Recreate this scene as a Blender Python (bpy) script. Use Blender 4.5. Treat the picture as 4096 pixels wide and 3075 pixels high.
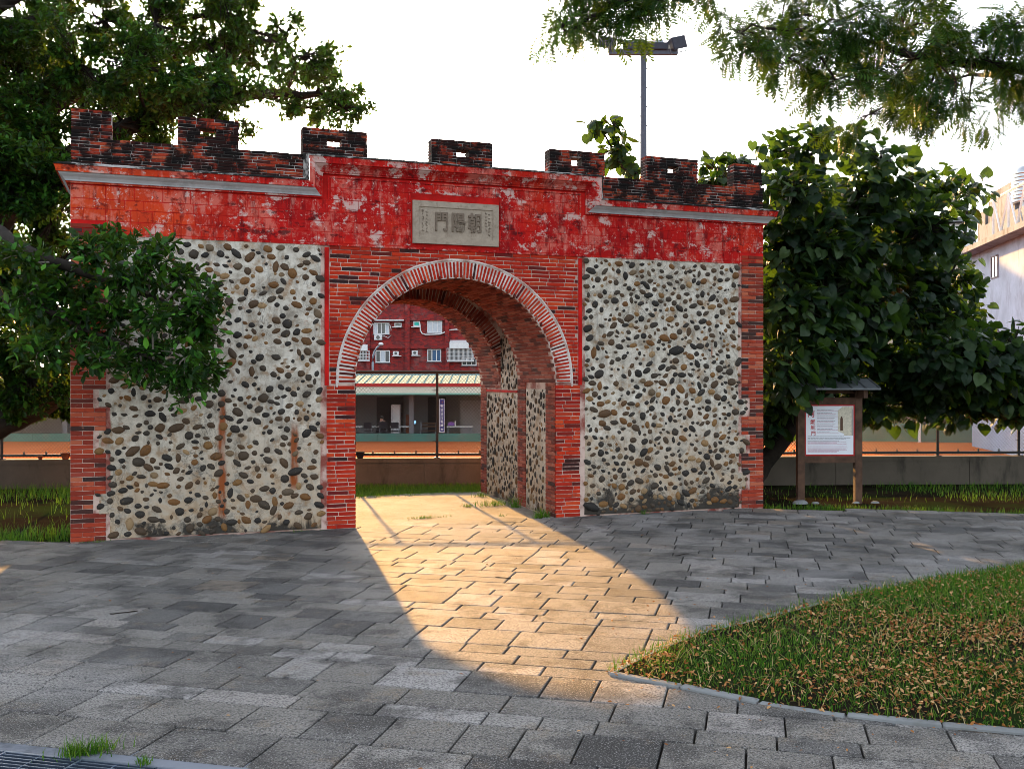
import bpy, bmesh, math, random
import numpy as np
from mathutils import Matrix, Vector, Euler

# ------------------------------------------------------------------ clearing, camera, world, sun, exposure
for o in list(bpy.data.objects):
    bpy.data.objects.remove(o)
S = bpy.context.scene
COL = S.collection
random.seed(7)
RNG = np.random.default_rng(7)
R = math.radians
TH = R(19.588)                     # the camera looks this far right of the wall's normal
CAM = (-3.523, -11.886, 1.8)

cd = bpy.data.cameras.new('camera')
cam = bpy.data.objects.new('camera', cd)
COL.objects.link(cam)
cam.location = CAM
cam.rotation_euler = (R(90), 0, -TH)
cd.sensor_width = 36
cd.lens = 34.72
cd.shift_y = -0.0055
cd.clip_start = 0.05
cd.clip_end = 5000
S.camera = cam

SUN_EL, SUN_AZ = R(16.4), R(5.6)   # azimuth from +Y towards +X
w = bpy.data.worlds.new('World')
S.world = w
w.use_nodes = True
wn = w.node_tree
bg = wn.nodes['Background']
sky = wn.nodes.new('ShaderNodeTexSky')
sky.sky_type = 'NISHITA'
sky.sun_disc = False
sky.sun_elevation = SUN_EL
sky.sun_rotation = SUN_AZ
sky.air_density = 1.0
sky.dust_density = 2.0
sky.ozone_density = 1.0
hs = wn.nodes.new('ShaderNodeHueSaturation')
hs.inputs['Saturation'].default_value = 0.42
wn.links.new(sky.outputs[0], hs.inputs['Color'])
wn.links.new(hs.outputs[0], bg.inputs[0])
bg.inputs[1].default_value = 0.15

sd = bpy.data.lights.new('sun', 'SUN')
sd.energy = 4.4
sd.angle = R(0.8)
sd.color = (1.0, 0.52, 0.14)
sun = bpy.data.objects.new('sun', sd)
COL.objects.link(sun)
tosun = Vector((math.sin(SUN_AZ) * math.cos(SUN_EL), math.cos(SUN_AZ) * math.cos(SUN_EL), math.sin(SUN_EL)))
sun.rotation_euler = tosun.to_track_quat('Z', 'Y').to_euler()
sun.location = (2, 20, 15)

S.view_settings.view_transform = 'Standard'
S.view_settings.look = 'None'
S.view_settings.gamma = 1.0
S.view_settings.use_curve_mapping = False
S.view_settings.exposure = 1.9
S.cycles.pixel_filter_type = 'BLACKMAN_HARRIS'
S.cycles.filter_width = .9
S.cycles.max_bounces = 6
S.cycles.transparent_max_bounces = 8

# ------------------------------------------------------------------ material helpers
class NT:
    def __init__(s, name):
        s.m = bpy.data.materials.new(name)
        s.m.use_nodes = True
        s.t = s.m.node_tree
        s.b = s.t.nodes['Principled BSDF']
        s.out = s.t.nodes['Material Output']
        s._pos = None
    def n(s, typ, **kw):
        x = s.t.nodes.new(typ)
        for k, v in kw.items():
            setattr(x, k, v)
        return x
    def put(s, sock, v):
        if hasattr(v, 'is_linked') or hasattr(v, 'links'):
            s.t.links.new(v, sock)
        else:
            if isinstance(v, tuple) and len(v) == 3 and sock.type == 'RGBA':
                v = v + (1,)
            sock.default_value = v
    def pos(s):
        if s._pos is None:
            s._pos = s.n('ShaderNodeNewGeometry').outputs['Position']
        return s._pos
    def scaled(s, v):
        x = s.n('ShaderNodeVectorMath', operation='MULTIPLY')
        s.put(x.inputs[0], s.pos()); x.inputs[1].default_value = v
        return x.outputs[0]
    def noise(s, scale, detail=4, rough=.6, vec=None, dist=0.):
        x = s.n('ShaderNodeTexNoise')
        s.put(x.inputs['Vector'], vec if vec is not None else s.pos())
        x.inputs['Scale'].default_value = scale
        x.inputs['Detail'].default_value = detail
        x.inputs['Roughness'].default_value = rough
        x.inputs['Distortion'].default_value = dist
        return x.outputs[0]
    def voro(s, scale, vec=None, feature='F1', out='Distance'):
        x = s.n('ShaderNodeTexVoronoi', feature=feature)
        s.put(x.inputs['Vector'], vec if vec is not None else s.pos())
        x.inputs['Scale'].default_value = scale
        return x.outputs[out]
    def ramp(s, fac, stops, interp='LINEAR'):
        x = s.n('ShaderNodeValToRGB')
        x.color_ramp.interpolation = interp
        e = x.color_ramp.elements
        while len(e) < len(stops):
            e.new(0.5)
        for k, (p, c) in enumerate(stops):
            e[k].position = p
            if not isinstance(c, tuple):
                c = (c, c, c)
            e[k].color = c + (1,)
        s.put(x.inputs[0], fac)
        return x.outputs[0]
    def mix(s, fac, a, b, mode='MIX'):
        x = s.n('ShaderNodeMix', data_type='RGBA', blend_type=mode)
        s.put(x.inputs[0], fac); s.put(x.inputs[6], a); s.put(x.inputs[7], b)
        return x.outputs[2]
    def mth(s, op, a, b=0., c=None):
        x = s.n('ShaderNodeMath', operation=op)
        s.put(x.inputs[0], a); s.put(x.inputs[1], b)
        if c is not None:
            s.put(x.inputs[2], c)
        return x.outputs[0]
    def sep(s):
        x = s.n('ShaderNodeSeparateXYZ')
        s.put(x.inputs[0], s.pos())
        return x.outputs
    def rng(s, v, a, b, c=0., d=1., smooth=True):
        x = s.n('ShaderNodeMapRange', interpolation_type='SMOOTHSTEP' if smooth else 'LINEAR')
        s.put(x.inputs[0], v)
        for i, q in enumerate((a, b, c, d)):
            x.inputs[i + 1].default_value = q
        return x.outputs[0]
    def rnd(s, joined):
        if joined:
            x = s.n('ShaderNodeAttribute', attribute_name='rnd')
            return x.outputs['Fac']
        return s.n('ShaderNodeObjectInfo').outputs['Random']
    def bump(s, h, strength=.3, dist=.01):
        x = s.n('ShaderNodeBump')
        x.inputs['Strength'].default_value = strength
        x.inputs['Distance'].default_value = dist
        s.put(x.inputs['Height'], h)
        s.put(s.b.inputs['Normal'], x.outputs[0])
    def done(s, col, rough=.8, metal=0., spec=.3):
        s.put(s.b.inputs['Base Color'], col)
        s.put(s.b.inputs['Roughness'], rough)
        s.b.inputs['Metallic'].default_value = metal
        s.b.inputs['Specular IOR Level'].default_value = spec
        return s.m

def plain(name, col, rough=.7, metal=0., var=.25, scale=6., spec=.3):
    q = NT(name)
    n = q.noise(scale, 5)
    lo = tuple(max(0, c * (1 - var)) for c in col)
    hi = tuple(min(1, c * (1 + var)) for c in col)
    q.bump(q.noise(scale * 12, 3), .15, .004)
    return q.done(q.ramp(n, [(.3, lo), (.7, hi)]), rough, metal, spec)

def brick_mat(name, joined=False, mold=0., painted=.0, stops=None):
    q = NT(name)
    r = q.rnd(joined)
    stops = stops or [(0., (.028, .016, .018)), (.08, (.045, .018, .016)), (.12, (.20, .018, .012)), (.3, (.36, .022, .010)),
                      (.55, (.52, .036, .012)), (.75, (.44, .028, .012)), (.9, (.60, .075, .022)), (1., (.30, .024, .016))]
    c = q.ramp(r, stops)
    n = q.noise(9., 6, .65)
    c = q.mix(q.rng(n, .52, .72, 0, .55), c, (.12, .018, .014))
    n2 = q.noise(22., 5, .7)
    c = q.mix(q.rng(n2, .62, .74, 0, .5), c, (.5, .22, .15))
    if painted:
        z = q.sep()
        c = q.mix(q.rng(q.noise(1.7, 4), .45, .6, 0, painted), c, (.33, .012, .012))
    if mold:
        nm = q.noise(2.3, 8, .68, dist=.4)
        nm2 = q.noise(8., 5, .6)
        k = q.mth('ADD', q.mth('MULTIPLY', nm, .7), q.mth('MULTIPLY', nm2, .3))
        c = q.mix(q.rng(k, .56 - .12 * mold, .62 - .1 * mold, 0, .96), c, (.007, .006, .006))
        wl = q.noise(31., 4, .7)
        c = q.mix(q.rng(wl, .64, .70, 0, .7), c, (.42, .38, .36))
    q.bump(q.noise(60., 5, .7), .5, .006)
    return q.done(c, .85, spec=.12)

def mortar_mat(name, base=(.60, .44, .38), dirt=(.24, .06, .045), mold=0.):
    q = NT(name)
    n = q.noise(3.1, 6, .65)
    c = q.mix(q.rng(n, .42, .62), base, dirt)
    if mold:
        c = q.mix(q.rng(q.noise(2.3, 8, .68, dist=.4), .46, .56, 0, .93), c, (.012, .011, .010))
    q.bump(q.noise(90., 4), .5, .004)
    return q.done(c, .9)

def red_plaster(name, joined=False):
    q = NT(name)
    r = q.rnd(joined)
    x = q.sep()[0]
    n = q.noise(1.3, 5, .6)
    c = q.ramp(n, [(.3, (.34, .007, .009)), (.5, (.54, .012, .010)), (.7, (.66, .045, .014))])
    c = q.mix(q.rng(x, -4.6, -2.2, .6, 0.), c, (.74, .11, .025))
    c = q.mix(q.mth('MULTIPLY', r, .4), c, (.24, .008, .010))
    # flaked paint: pale lime showing through in ragged patches
    nf = q.mth('ADD', q.mth('MULTIPLY', q.noise(2.0, 9, .72, dist=.1), .75), q.mth('MULTIPLY', q.noise(14., 6, .7), .25))
    c = q.mix(q.rng(nf, .50, .58, 0, .45), c, (.72, .26, .20))
    stk = q.noise(4., 7, .7, vec=q.scaled((2.6, 1., .55)))
    c = q.mix(q.rng(stk, .50, .64, 0, .8), c, (.15, .007, .009))
    pk = q.noise(5., 7, .7, vec=q.scaled((1.7, 1., .45)))
    c = q.mix(q.rng(pk, .54, .66, 0, .55), c, (.62, .24, .20))
    c = q.mix(q.rng(q.noise(3.3, 10, .74, dist=.15, vec=q.scaled((1., 1., 1.35))), .55, .60, 0, .8), c, (.62, .47, .43))
    c = q.mix(q.rng(q.noise(17., 7, .75), .60, .64, 0, .8), c, (.60, .48, .45))
    c = q.mix(q.rng(q.noise(3.4, 8, .7, vec=q.scaled((1, 1, 1.7))), .54, .64, 0, .85), c, (.07, .008, .010))
    q.bump(q.mth('ADD', nf, q.mth('MULTIPLY', q.noise(45., 5, .7), .4)), .55, .012)
    return q.done(c, .85, spec=.1)

M = {}
M['brick'] = brick_mat('brick_red', painted=.35)
M['brick_j'] = brick_mat('brick_red_joined', True, painted=.35)
M['brick_q'] = brick_mat('brick_quoin', stops=[(0., (.04, .028, .027)), (.14, (.07, .03, .025)), (.22, (.22, .034, .022)), (.5, (.33, .042, .022)), (.75, (.40, .06, .028)), (.9, (.46, .13, .07)), (1., (.30, .05, .035))])
M['brick_mold'] = brick_mat('brick_moldy', mold=1., stops=[(0., (.02, .012, .012)), (.3, (.06, .014, .012)), (.45, (.26, .028, .014)), (.8, (.38, .045, .018)), (1., (.42, .09, .04))])
M['brick_mold_j'] = brick_mat('brick_moldy_joined', True, mold=1., stops=[(0., (.02, .012, .012)), (.3, (.06, .014, .012)), (.45, (.26, .028, .014)), (.8, (.38, .045, .018)), (1., (.42, .09, .04))])
M['brick_soft'] = brick_mat('brick_passage_joined', True, stops=[(0., (.05, .02, .018)), (.3, (.20, .036, .022)), (.6, (.30, .06, .035)), (.85, (.36, .11, .07)), (1., (.26, .05, .035))])
M['mortar'] = mortar_mat('mortar')
M['mortar_mold'] = mortar_mat('mortar_parapet', (.46, .42, .40), (.10, .05, .045), 1.)
M['lime'] = mortar_mat('lime_pointing', (.68, .62, .59), (.42, .27, .23))
M['plaster'] = red_plaster('red_plaster')
M['plaster_j'] = red_plaster('red_plaster_trim', False)
M['strip'] = plain('red_painted_strip', (.48, .012, .010), .8, var=.4, scale=4, spec=.1)

def render_panel(name, rust, black):
    q = NT(name)
    X, Y, Z = q.sep()
    n1 = q.noise(1.6, 7, .65)
    n2 = q.noise(5.0, 7, .7, dist=.3)
    c = q.ramp(n2, [(.28, (.12, .105, .09)), (.40, (.38, .335, .275)), (.52, (.60, .55, .475)), (.72, (.80, .76, .69))])
    # streaky grey run-off, tan earth stain low down, black growth at the foot
    st = q.noise(3.0, 6, .65, vec=q.scaled((2.4, 1., .35)))
    c = q.mix(q.rng(st, .52, .70, 0, .55), c, (.15, .145, .14))
    tan = q.mth('MULTIPLY', q.rng(q.mth('ADD', Z, q.mth('MULTIPLY', n1, 1.6)), 2.6, .9, 0, 1), q.rng(n2, .36, .58, 0, .75))
    c = q.mix(tan, c, (.36, .235, .125))
    vo = q.noise(11., 6, .7)
    c = q.mix(q.rng(vo, .52, .66, 0, .6), c, (.20, .16, .12))
    c = q.mix(q.rng(q.noise(5.5, 6, .65), .50, .66, 0, .62), c, (.33, .20, .10))
    c = q.mix(q.rng(q.noise(7.5, 5, .6), .60, .70, 0, .6), c, (.30, .13, .05))
    for (x0, za, zb, wd) in rust:
        dx = q.mth('ABSOLUTE', q.mth('SUBTRACT', q.mth('ADD', X, q.mth('MULTIPLY', q.mth('SUBTRACT', q.noise(2.5, 3), .5), .09)), x0))
        k = q.mth('MULTIPLY', q.rng(dx, wd, wd * .35, 0, 1), q.mth('MULTIPLY', q.rng(Z, zb, zb - .25, 0, 1), q.rng(Z, za, za + .12, 0, 1)))
        k = q.mth('MULTIPLY', k, q.rng(q.noise(9., 5, vec=q.scaled((1, 1, .3))), .28, .5, .25, .95))
        c = q.mix(k, c, (.26, .055, .006))
    nb = q.mth('ADD', q.noise(3.2, 8, .7, dist=.4), q.mth('MULTIPLY', Z, -.9 if black < .5 else -.62))
    c = q.mix(q.rng(nb, .36 if black < .5 else .27, .50 if black < .5 else .42, 0, .93), c, (.016, .015, .014))
    crk = q.noise(1.1, 9, .75, dist=1.2)
    c = q.mix(q.mth('MULTIPLY', q.rng(q.mth('ABSOLUTE', q.mth('SUBTRACT', crk, .5)), .010, .002, 0, .8), q.rng(q.noise(.9, 2), .45, .6)), c, (.06, .055, .05))
    q.bump(q.mth('ADD', n2, q.mth('MULTIPLY', q.noise(40., 6, .7), .5)), .7, .02)
    return q.done(c, .9)
M['panel_l'] = render_panel('pebble_render_left', [(-2.85, .12, 1.75, .055), (-2.03, .45, 1.36, .06), (-4.12, 1.0, 1.24, .05)], .2)
M['panel_r'] = render_panel('pebble_render_right', [(3.62, 2.05, 2.35, .02)], .8)
M['panel_p'] = render_panel('pebble_render_passage', [], .1)

def cobble_mat(name, joined):
    q = NT(name)
    r = q.rnd(joined)
    c = q.ramp(r, [(0., (.020, .018, .017)), (.25, (.034, .029, .025)), (.5, (.062, .045, .031)), (.72, (.095, .052, .025)), (.84, (.17, .075, .022)),
                   (.92, (.22, .115, .04)), (.96, (.34, .22, .11)), (1., (.05, .042, .036))])
    n = q.noise(26., 6, .7)
    c = q.mix(q.rng(n, .5, .7, 0, .6), c, (.035, .026, .02))
    c = q.mix(q.rng(q.noise(45., 4, .7), .6, .7, 0, .5), c, (.28, .19, .10))
    q.bump(q.noise(55., 5, .7), .5, .008)
    return q.done(c, .7)
M['cobble'] = cobble_mat('river_cobble', False)
M['cobble_j'] = cobble_mat('river_cobble_joined', True)

def slab_mat(name, joined):
    q = NT(name)
    r = q.rnd(joined)
    c = q.ramp(r, [(0., (.06, .058, .056)), (.07, (.13, .125, .12)), (.35, (.185, .172, .155)), (.65, (.235, .218, .195)), (.85, (.29, .274, .255)), (.95, (.35, .332, .32)), (1., (.24, .195, .15))])
    n = q.noise(2.2, 7, .68)
    c = q.mix(q.rng(n, .46, .62, 0, .75), c, (.042, .039, .036))
    c = q.mix(q.rng(q.noise(3.7, 7, .7), .54, .66, 0, .45), c, (.22, .165, .11))
    c = q.mix(q.rng(q.noise(.6, 4, .6), .52, .66, 0, .5), c, (.36, .345, .335))
    c = q.mix(q.rng(q.noise(7., 6, .7, vec=q.scaled((1., 2.2, 1.))), .55, .68, 0, .6), c, (.035, .034, .036))
    sp = q.noise(70., 4, .75)
    c = q.mix(q.rng(sp, .47, .58, 0, .75), c, (.030, .030, .032))
    sp2 = q.noise(110., 3, .7)
    c = q.mix(q.rng(sp2, .55, .64, 0, .6), c, (.42, .41, .40))
    q.bump(q.mth('ADD', sp, q.mth('MULTIPLY', q.noise(160., 3, .7), .5)), .55, .006)
    return q.done(c, q.rng(sp2, .4, .7, .9, .65), spec=.14)
M['slab'] = slab_mat('concrete_paver', False)
M['slab_j'] = slab_mat('concrete_paver_joined', True)
M['joint'] = plain('paving_joint', (.04, .033, .026), .95, var=.4, scale=20)

def leaf_mat(name, c0, c1, c2, trans=(.25, .38, .03), tf=.35, rough=.45, joined=True):
    q = NT(name)
    r = q.rnd(joined)
    c = q.ramp(r, [(0., c0), (.55, c1), (1., c2)])
    q.done(c, rough, spec=.18)
    tr = q.n('ShaderNodeBsdfTranslucent')
    q.put(tr.inputs[0], q.mix(.6, c, trans))
    mx = q.n('ShaderNodeMixShader')
    mx.inputs[0].default_value = tf
    q.t.links.new(q.b.outputs[0], mx.inputs[1]); q.t.links.new(tr.outputs[0], mx.inputs[2])
    q.t.links.new(mx.outputs[0], q.out.inputs[0])
    return q.m
for j, sfx in ((True, '_j'), (False, '')):
    M['ficus' + sfx] = leaf_mat('banyan_leaf' + sfx, (.003, .016, .004), (.009, .042, .007), (.05, .16, .016), joined=j, tf=.20)
    M['hib' + sfx] = leaf_mat('heart_leaf' + sfx, (.004, .013, .006), (.008, .024, .009), (.045, .08, .025), (.20, .40, .02), .20, .45, joined=j)
    M['pinn' + sfx] = leaf_mat('feathery_leaf' + sfx, (.005, .024, .004), (.013, .050, .006), (.05, .11, .009), (.25, .40, .02), .15, .5, joined=j)
M['grass'] = leaf_mat('grass_blade', (.022, .090, .006), (.050, .165, .008), (.17, .25, .025), (.20, .36, .03), .24, .6)
M['straw'] = leaf_mat('dry_straw', (.34, .24, .09), (.46, .34, .14), (.55, .44, .22), (.5, .35, .12), .2, .7)
M['litter'] = leaf_mat('fallen_leaf', (.16, .040, .010), (.40, .17, .05), (.66, .42, .20), (.5, .22, .05), .15, .65)
M['bark'] = plain('dark_bark', (.022, .017, .013), .95, var=.5, scale=9)
M['bark_pale'] = plain('pale_twig_bark', (.24, .21, .18), .9, var=.3, scale=12)
def soil_mat():
    q = NT('soil')
    n = q.noise(1.2, 7, .65)
    c = q.ramp(n, [(.3, (.012, .010, .007)), (.55, (.022, .018, .012)), (.75, (.036, .029, .02))])
    c = q.mix(q.rng(q.noise(.5, 5), .5, .62, 0, .7), c, (.018, .035, .009))
    q.bump(q.noise(14., 7, .7), .25, .02)
    return q.done(c, 1., spec=0.)
M['soil'] = soil_mat()
def court_mat():
    q = NT('clay_court')
    c = q.ramp(q.noise(.35, 6, .6, vec=q.scaled((1, 2.5, 1))), [(.3, (.42, .10, .03)), (.7, (.52, .15, .055))])
    return q.done(c, 1., spec=0.)
M['clay'] = court_mat()
def passage_floor_mat():
    q = NT('passage_floor')
    c = q.ramp(q.noise(1.5, 8, .7), [(.3, (.10, .09, .07)), (.5, (.22, .195, .16)), (.7, (.32, .29, .25))])
    c = q.mix(q.rng(q.noise(30., 5, .7), .5, .65, 0, .5), c, (.10, .075, .05))
    q.bump(q.noise(25., 7, .7), .35, .01)
    return q.done(c, .85, spec=.14)
M['pfloor'] = passage_floor_mat()
def conc_mat(name, base, dark, scale=1.4, streak=.35):
    q = NT(name)
    c = q.ramp(q.noise(scale, 7, .65), [(.3, tuple(.7 * b for b in base)), (.7, base)])
    c = q.mix(q.rng(q.noise(scale * 1.6, 6, .65, vec=q.scaled((1, 1, streak))), .5, .68, 0, .8), c, dark)
    q.bump(q.noise(35., 5, .7), .4, .01)
    return q.done(c, .9)
M['retain'] = conc_mat('retaining_concrete', (.115, .095, .075), (.03, .025, .02))
M['kerb'] = conc_mat('kerb_concrete', (.27, .28, .285), (.18, .18, .17), 3.)
def coping_mat():
    q = NT('cornice_coping')
    n = q.mth('ADD', q.mth('MULTIPLY', q.noise(1.1, 8, .7, dist=.5), .6), q.mth('MULTIPLY', q.noise(7., 6, .7), .4))
    c = q.ramp(n, [(.40, (.010, .010, .009)), (.50, (.03, .028, .026)), (.54, (.40, .38, .36)), (.62, (.62, .60, .58))])
    q.bump(q.noise(30., 5, .7), .5, .01)
    return q.done(c, .9, spec=.1)
M['coping'] = coping_mat()
M['white_band'] = conc_mat('cornice_white_band', (.56, .56, .58), (.34, .34, .35), 2., .6)
M['plaque'] = conc_mat('granite_plaque', (.44, .36, .285), (.27, .21, .16), 9., 1.)
M['carved'] = plain('shaded_stroke', (.19, .145, .11), .9, var=.2, scale=20)  # darker brown puts the relief shading of the strokes into their colour
M['fence'] = plain('fence_black_paint', (.012, .013, .015), .5, var=.3)
M['wire'] = plain('fence_wire', (.03, .032, .034), .5, .6, var=.3)
M['wood'] = plain('weathered_timber', (.085, .045, .028), .8, var=.45, scale=7)
M['slate'] = plain('grey_metal_sheet', (.12, .13, .14), .5, .3, var=.2)
M['red_trim'] = plain('red_trim_paint', (.38, .02, .02), .6)
M['board'] = plain('printed_panel', (.72, .74, .80), .5, var=.03)
M['ink_red'] = plain('red_ink', (.45, .01, .015), .6, var=.1)
M['ink_grey'] = plain('grey_ink', (.30, .30, .34), .6, var=.1)
M['ink_pink'] = plain('pink_ink', (.55, .38, .46), .6, var=.1)
M['ink_cream'] = plain('cream_print', (.55, .50, .40), .6, var=.2, scale=40)
M['ink_brown'] = plain('brown_print', (.10, .05, .03), .6, var=.2)
M['ink_sky'] = plain('pale_grey_print', (.30, .28, .27), .6, var=.2)
M['steel'] = plain('galvanised_steel', (.20, .23, .27), .45, .7, var=.15)
M['mast'] = plain('mast_paint', (.07, .09, .125), .6, 0., var=.15)
M['lamp_body'] = plain('floodlight_housing', (.025, .028, .045), .5, .0, var=.2)
M['lamp_glass'] = plain('floodlight_glass', (.5, .52, .55), .15, 0., var=.05)
M['white'] = plain('white_paint', (.74, .75, .76), .6, var=.08)
M['offwhite'] = conc_mat('white_render', (.38, .46, .60), (.24, .28, .36), .9, .5)
M['grey_wall'] = conc_mat('grey_render', (.30, .31, .34), (.10, .10, .11), .9, .35)
M['dark_conc'] = conc_mat('stained_concrete', (.22, .24, .28), (.04, .04, .045), 1.1, .3)
M['beige'] = conc_mat('beige_render', (.50, .44, .36), (.36, .30, .24), .8, .6)
M['glass'] = plain('dark_glass', (.05, .06, .075), .08, 0., var=.1, spec=.6)
M['glass_pale'] = plain('curtained_glass', (.50, .55, .62), .15, 0., var=.08, spec=.5)
M['glass_teal'] = plain('teal_film_glass', (.02, .45, .38), .3, 0., var=.08)
M['glass_blue'] = plain('blue_curtain_glass', (.03, .10, .22), .15, 0., var=.3, scale=9)
M['mint'] = plain('mint_metal_roof', (.24, .36, .33), .9, 0., var=.1, spec=.05)
M['cream'] = plain('cream_fascia', (.55, .52, .40), .7, var=.12)
M['green_edge'] = plain('green_gutter', (.16, .42, .34), .6, var=.1)
M['green_wall'] = conc_mat('green_court_wall', (.07, .20, .165), (.10, .15, .12), .7, .8)
M['interior'] = plain('clubhouse_wall', (.16, .16, .17), .8, var=.2)
M['dark'] = plain('dark_cloth', (.014, .013, .018), .9, var=.2)
M['skin'] = plain('skin', (.45, .25, .17), .6, var=.05)
M['hair'] = plain('black_hair', (.01, .009, .009), .5, var=.1)
M['purple'] = plain('purple_fabric', (.22, .10, .40), .8, var=.2)
M['banner'] = plain('banner_blue', (.012, .014, .16), .6, var=.1)
M['clay_pot'] = plain('terracotta', (.20, .06, .03), .8, var=.3)
M['steel_blue'] = plain('grating_steel', (.20, .25, .34), .35, .85, var=.2)
M['tank'] = plain('stainless_tank', (.62, .63, .65), .25, .9, var=.08)
def screen_mat():
    q = NT('lit_screen')
    q.b.inputs['Emission Color'].default_value = (.25, .6, 1, 1)
    q.b.inputs['Emission Strength'].default_value = .35
    return q.done((.2, .4, .6), .4)
M['screen'] = screen_mat()
def tilewall_mat():
    q = NT('brick_tile_facade')
    x = q.n('ShaderNodeTexBrick')
    cm = q.n('ShaderNodeCombineXYZ')
    X, Y, Z = q.sep()
    q.put(cm.inputs[0], X); q.put(cm.inputs[1], Z)
    q.put(x.inputs['Vector'], cm.outputs[0])
    x.inputs['Scale'].default_value = 1.8
    x.inputs['Color1'].default_value = (.36, .018, .014, 1)
    x.inputs['Color2'].default_value = (.12, .014, .016, 1)
    x.inputs['Mortar'].default_value = (.15, .05, .05, 1)
    x.inputs['Mortar Size'].default_value = .012
    c = q.mix(q.rng(q.noise(.5, 6, .65), .52, .72, 0, .55), x.outputs[0], (.28, .20, .19))
    c = q.mix(q.rng(q.noise(1.4, 6, .65, vec=q.scaled((1, 1, .3))), .52, .7, 0, .5), c, (.08, .02, .022))
    return q.done(c, .7)
M['facade'] = tilewall_mat()

# ------------------------------------------------------------------ object helpers
PW = {}
ONE = Matrix.Identity(4)
def tag(o, label=None, cat=None, group=None, kind=None):
    if label: o['label'] = label
    if cat: o['category'] = cat
    if group: o['group'] = group
    if kind: o['kind'] = kind
    return o
def link(o, parent=None, world=None):
    COL.objects.link(o)
    W_ = world.copy() if world is not None else ONE.copy()
    o.matrix_basis = W_
    if parent is not None:
        o.parent = parent
        o.matrix_parent_inverse = PW[parent.name].inverted()
    PW[o.name] = W_
    return o
def thing(name, loc, label, cat, group=None, rz=0.):
    o = bpy.data.objects.new(name, None)
    o.empty_display_size = .2
    link(o, None, Matrix.Translation(loc) @ Matrix.Rotation(rz, 4, 'Z'))
    return tag(o, label, cat, group)

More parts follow.
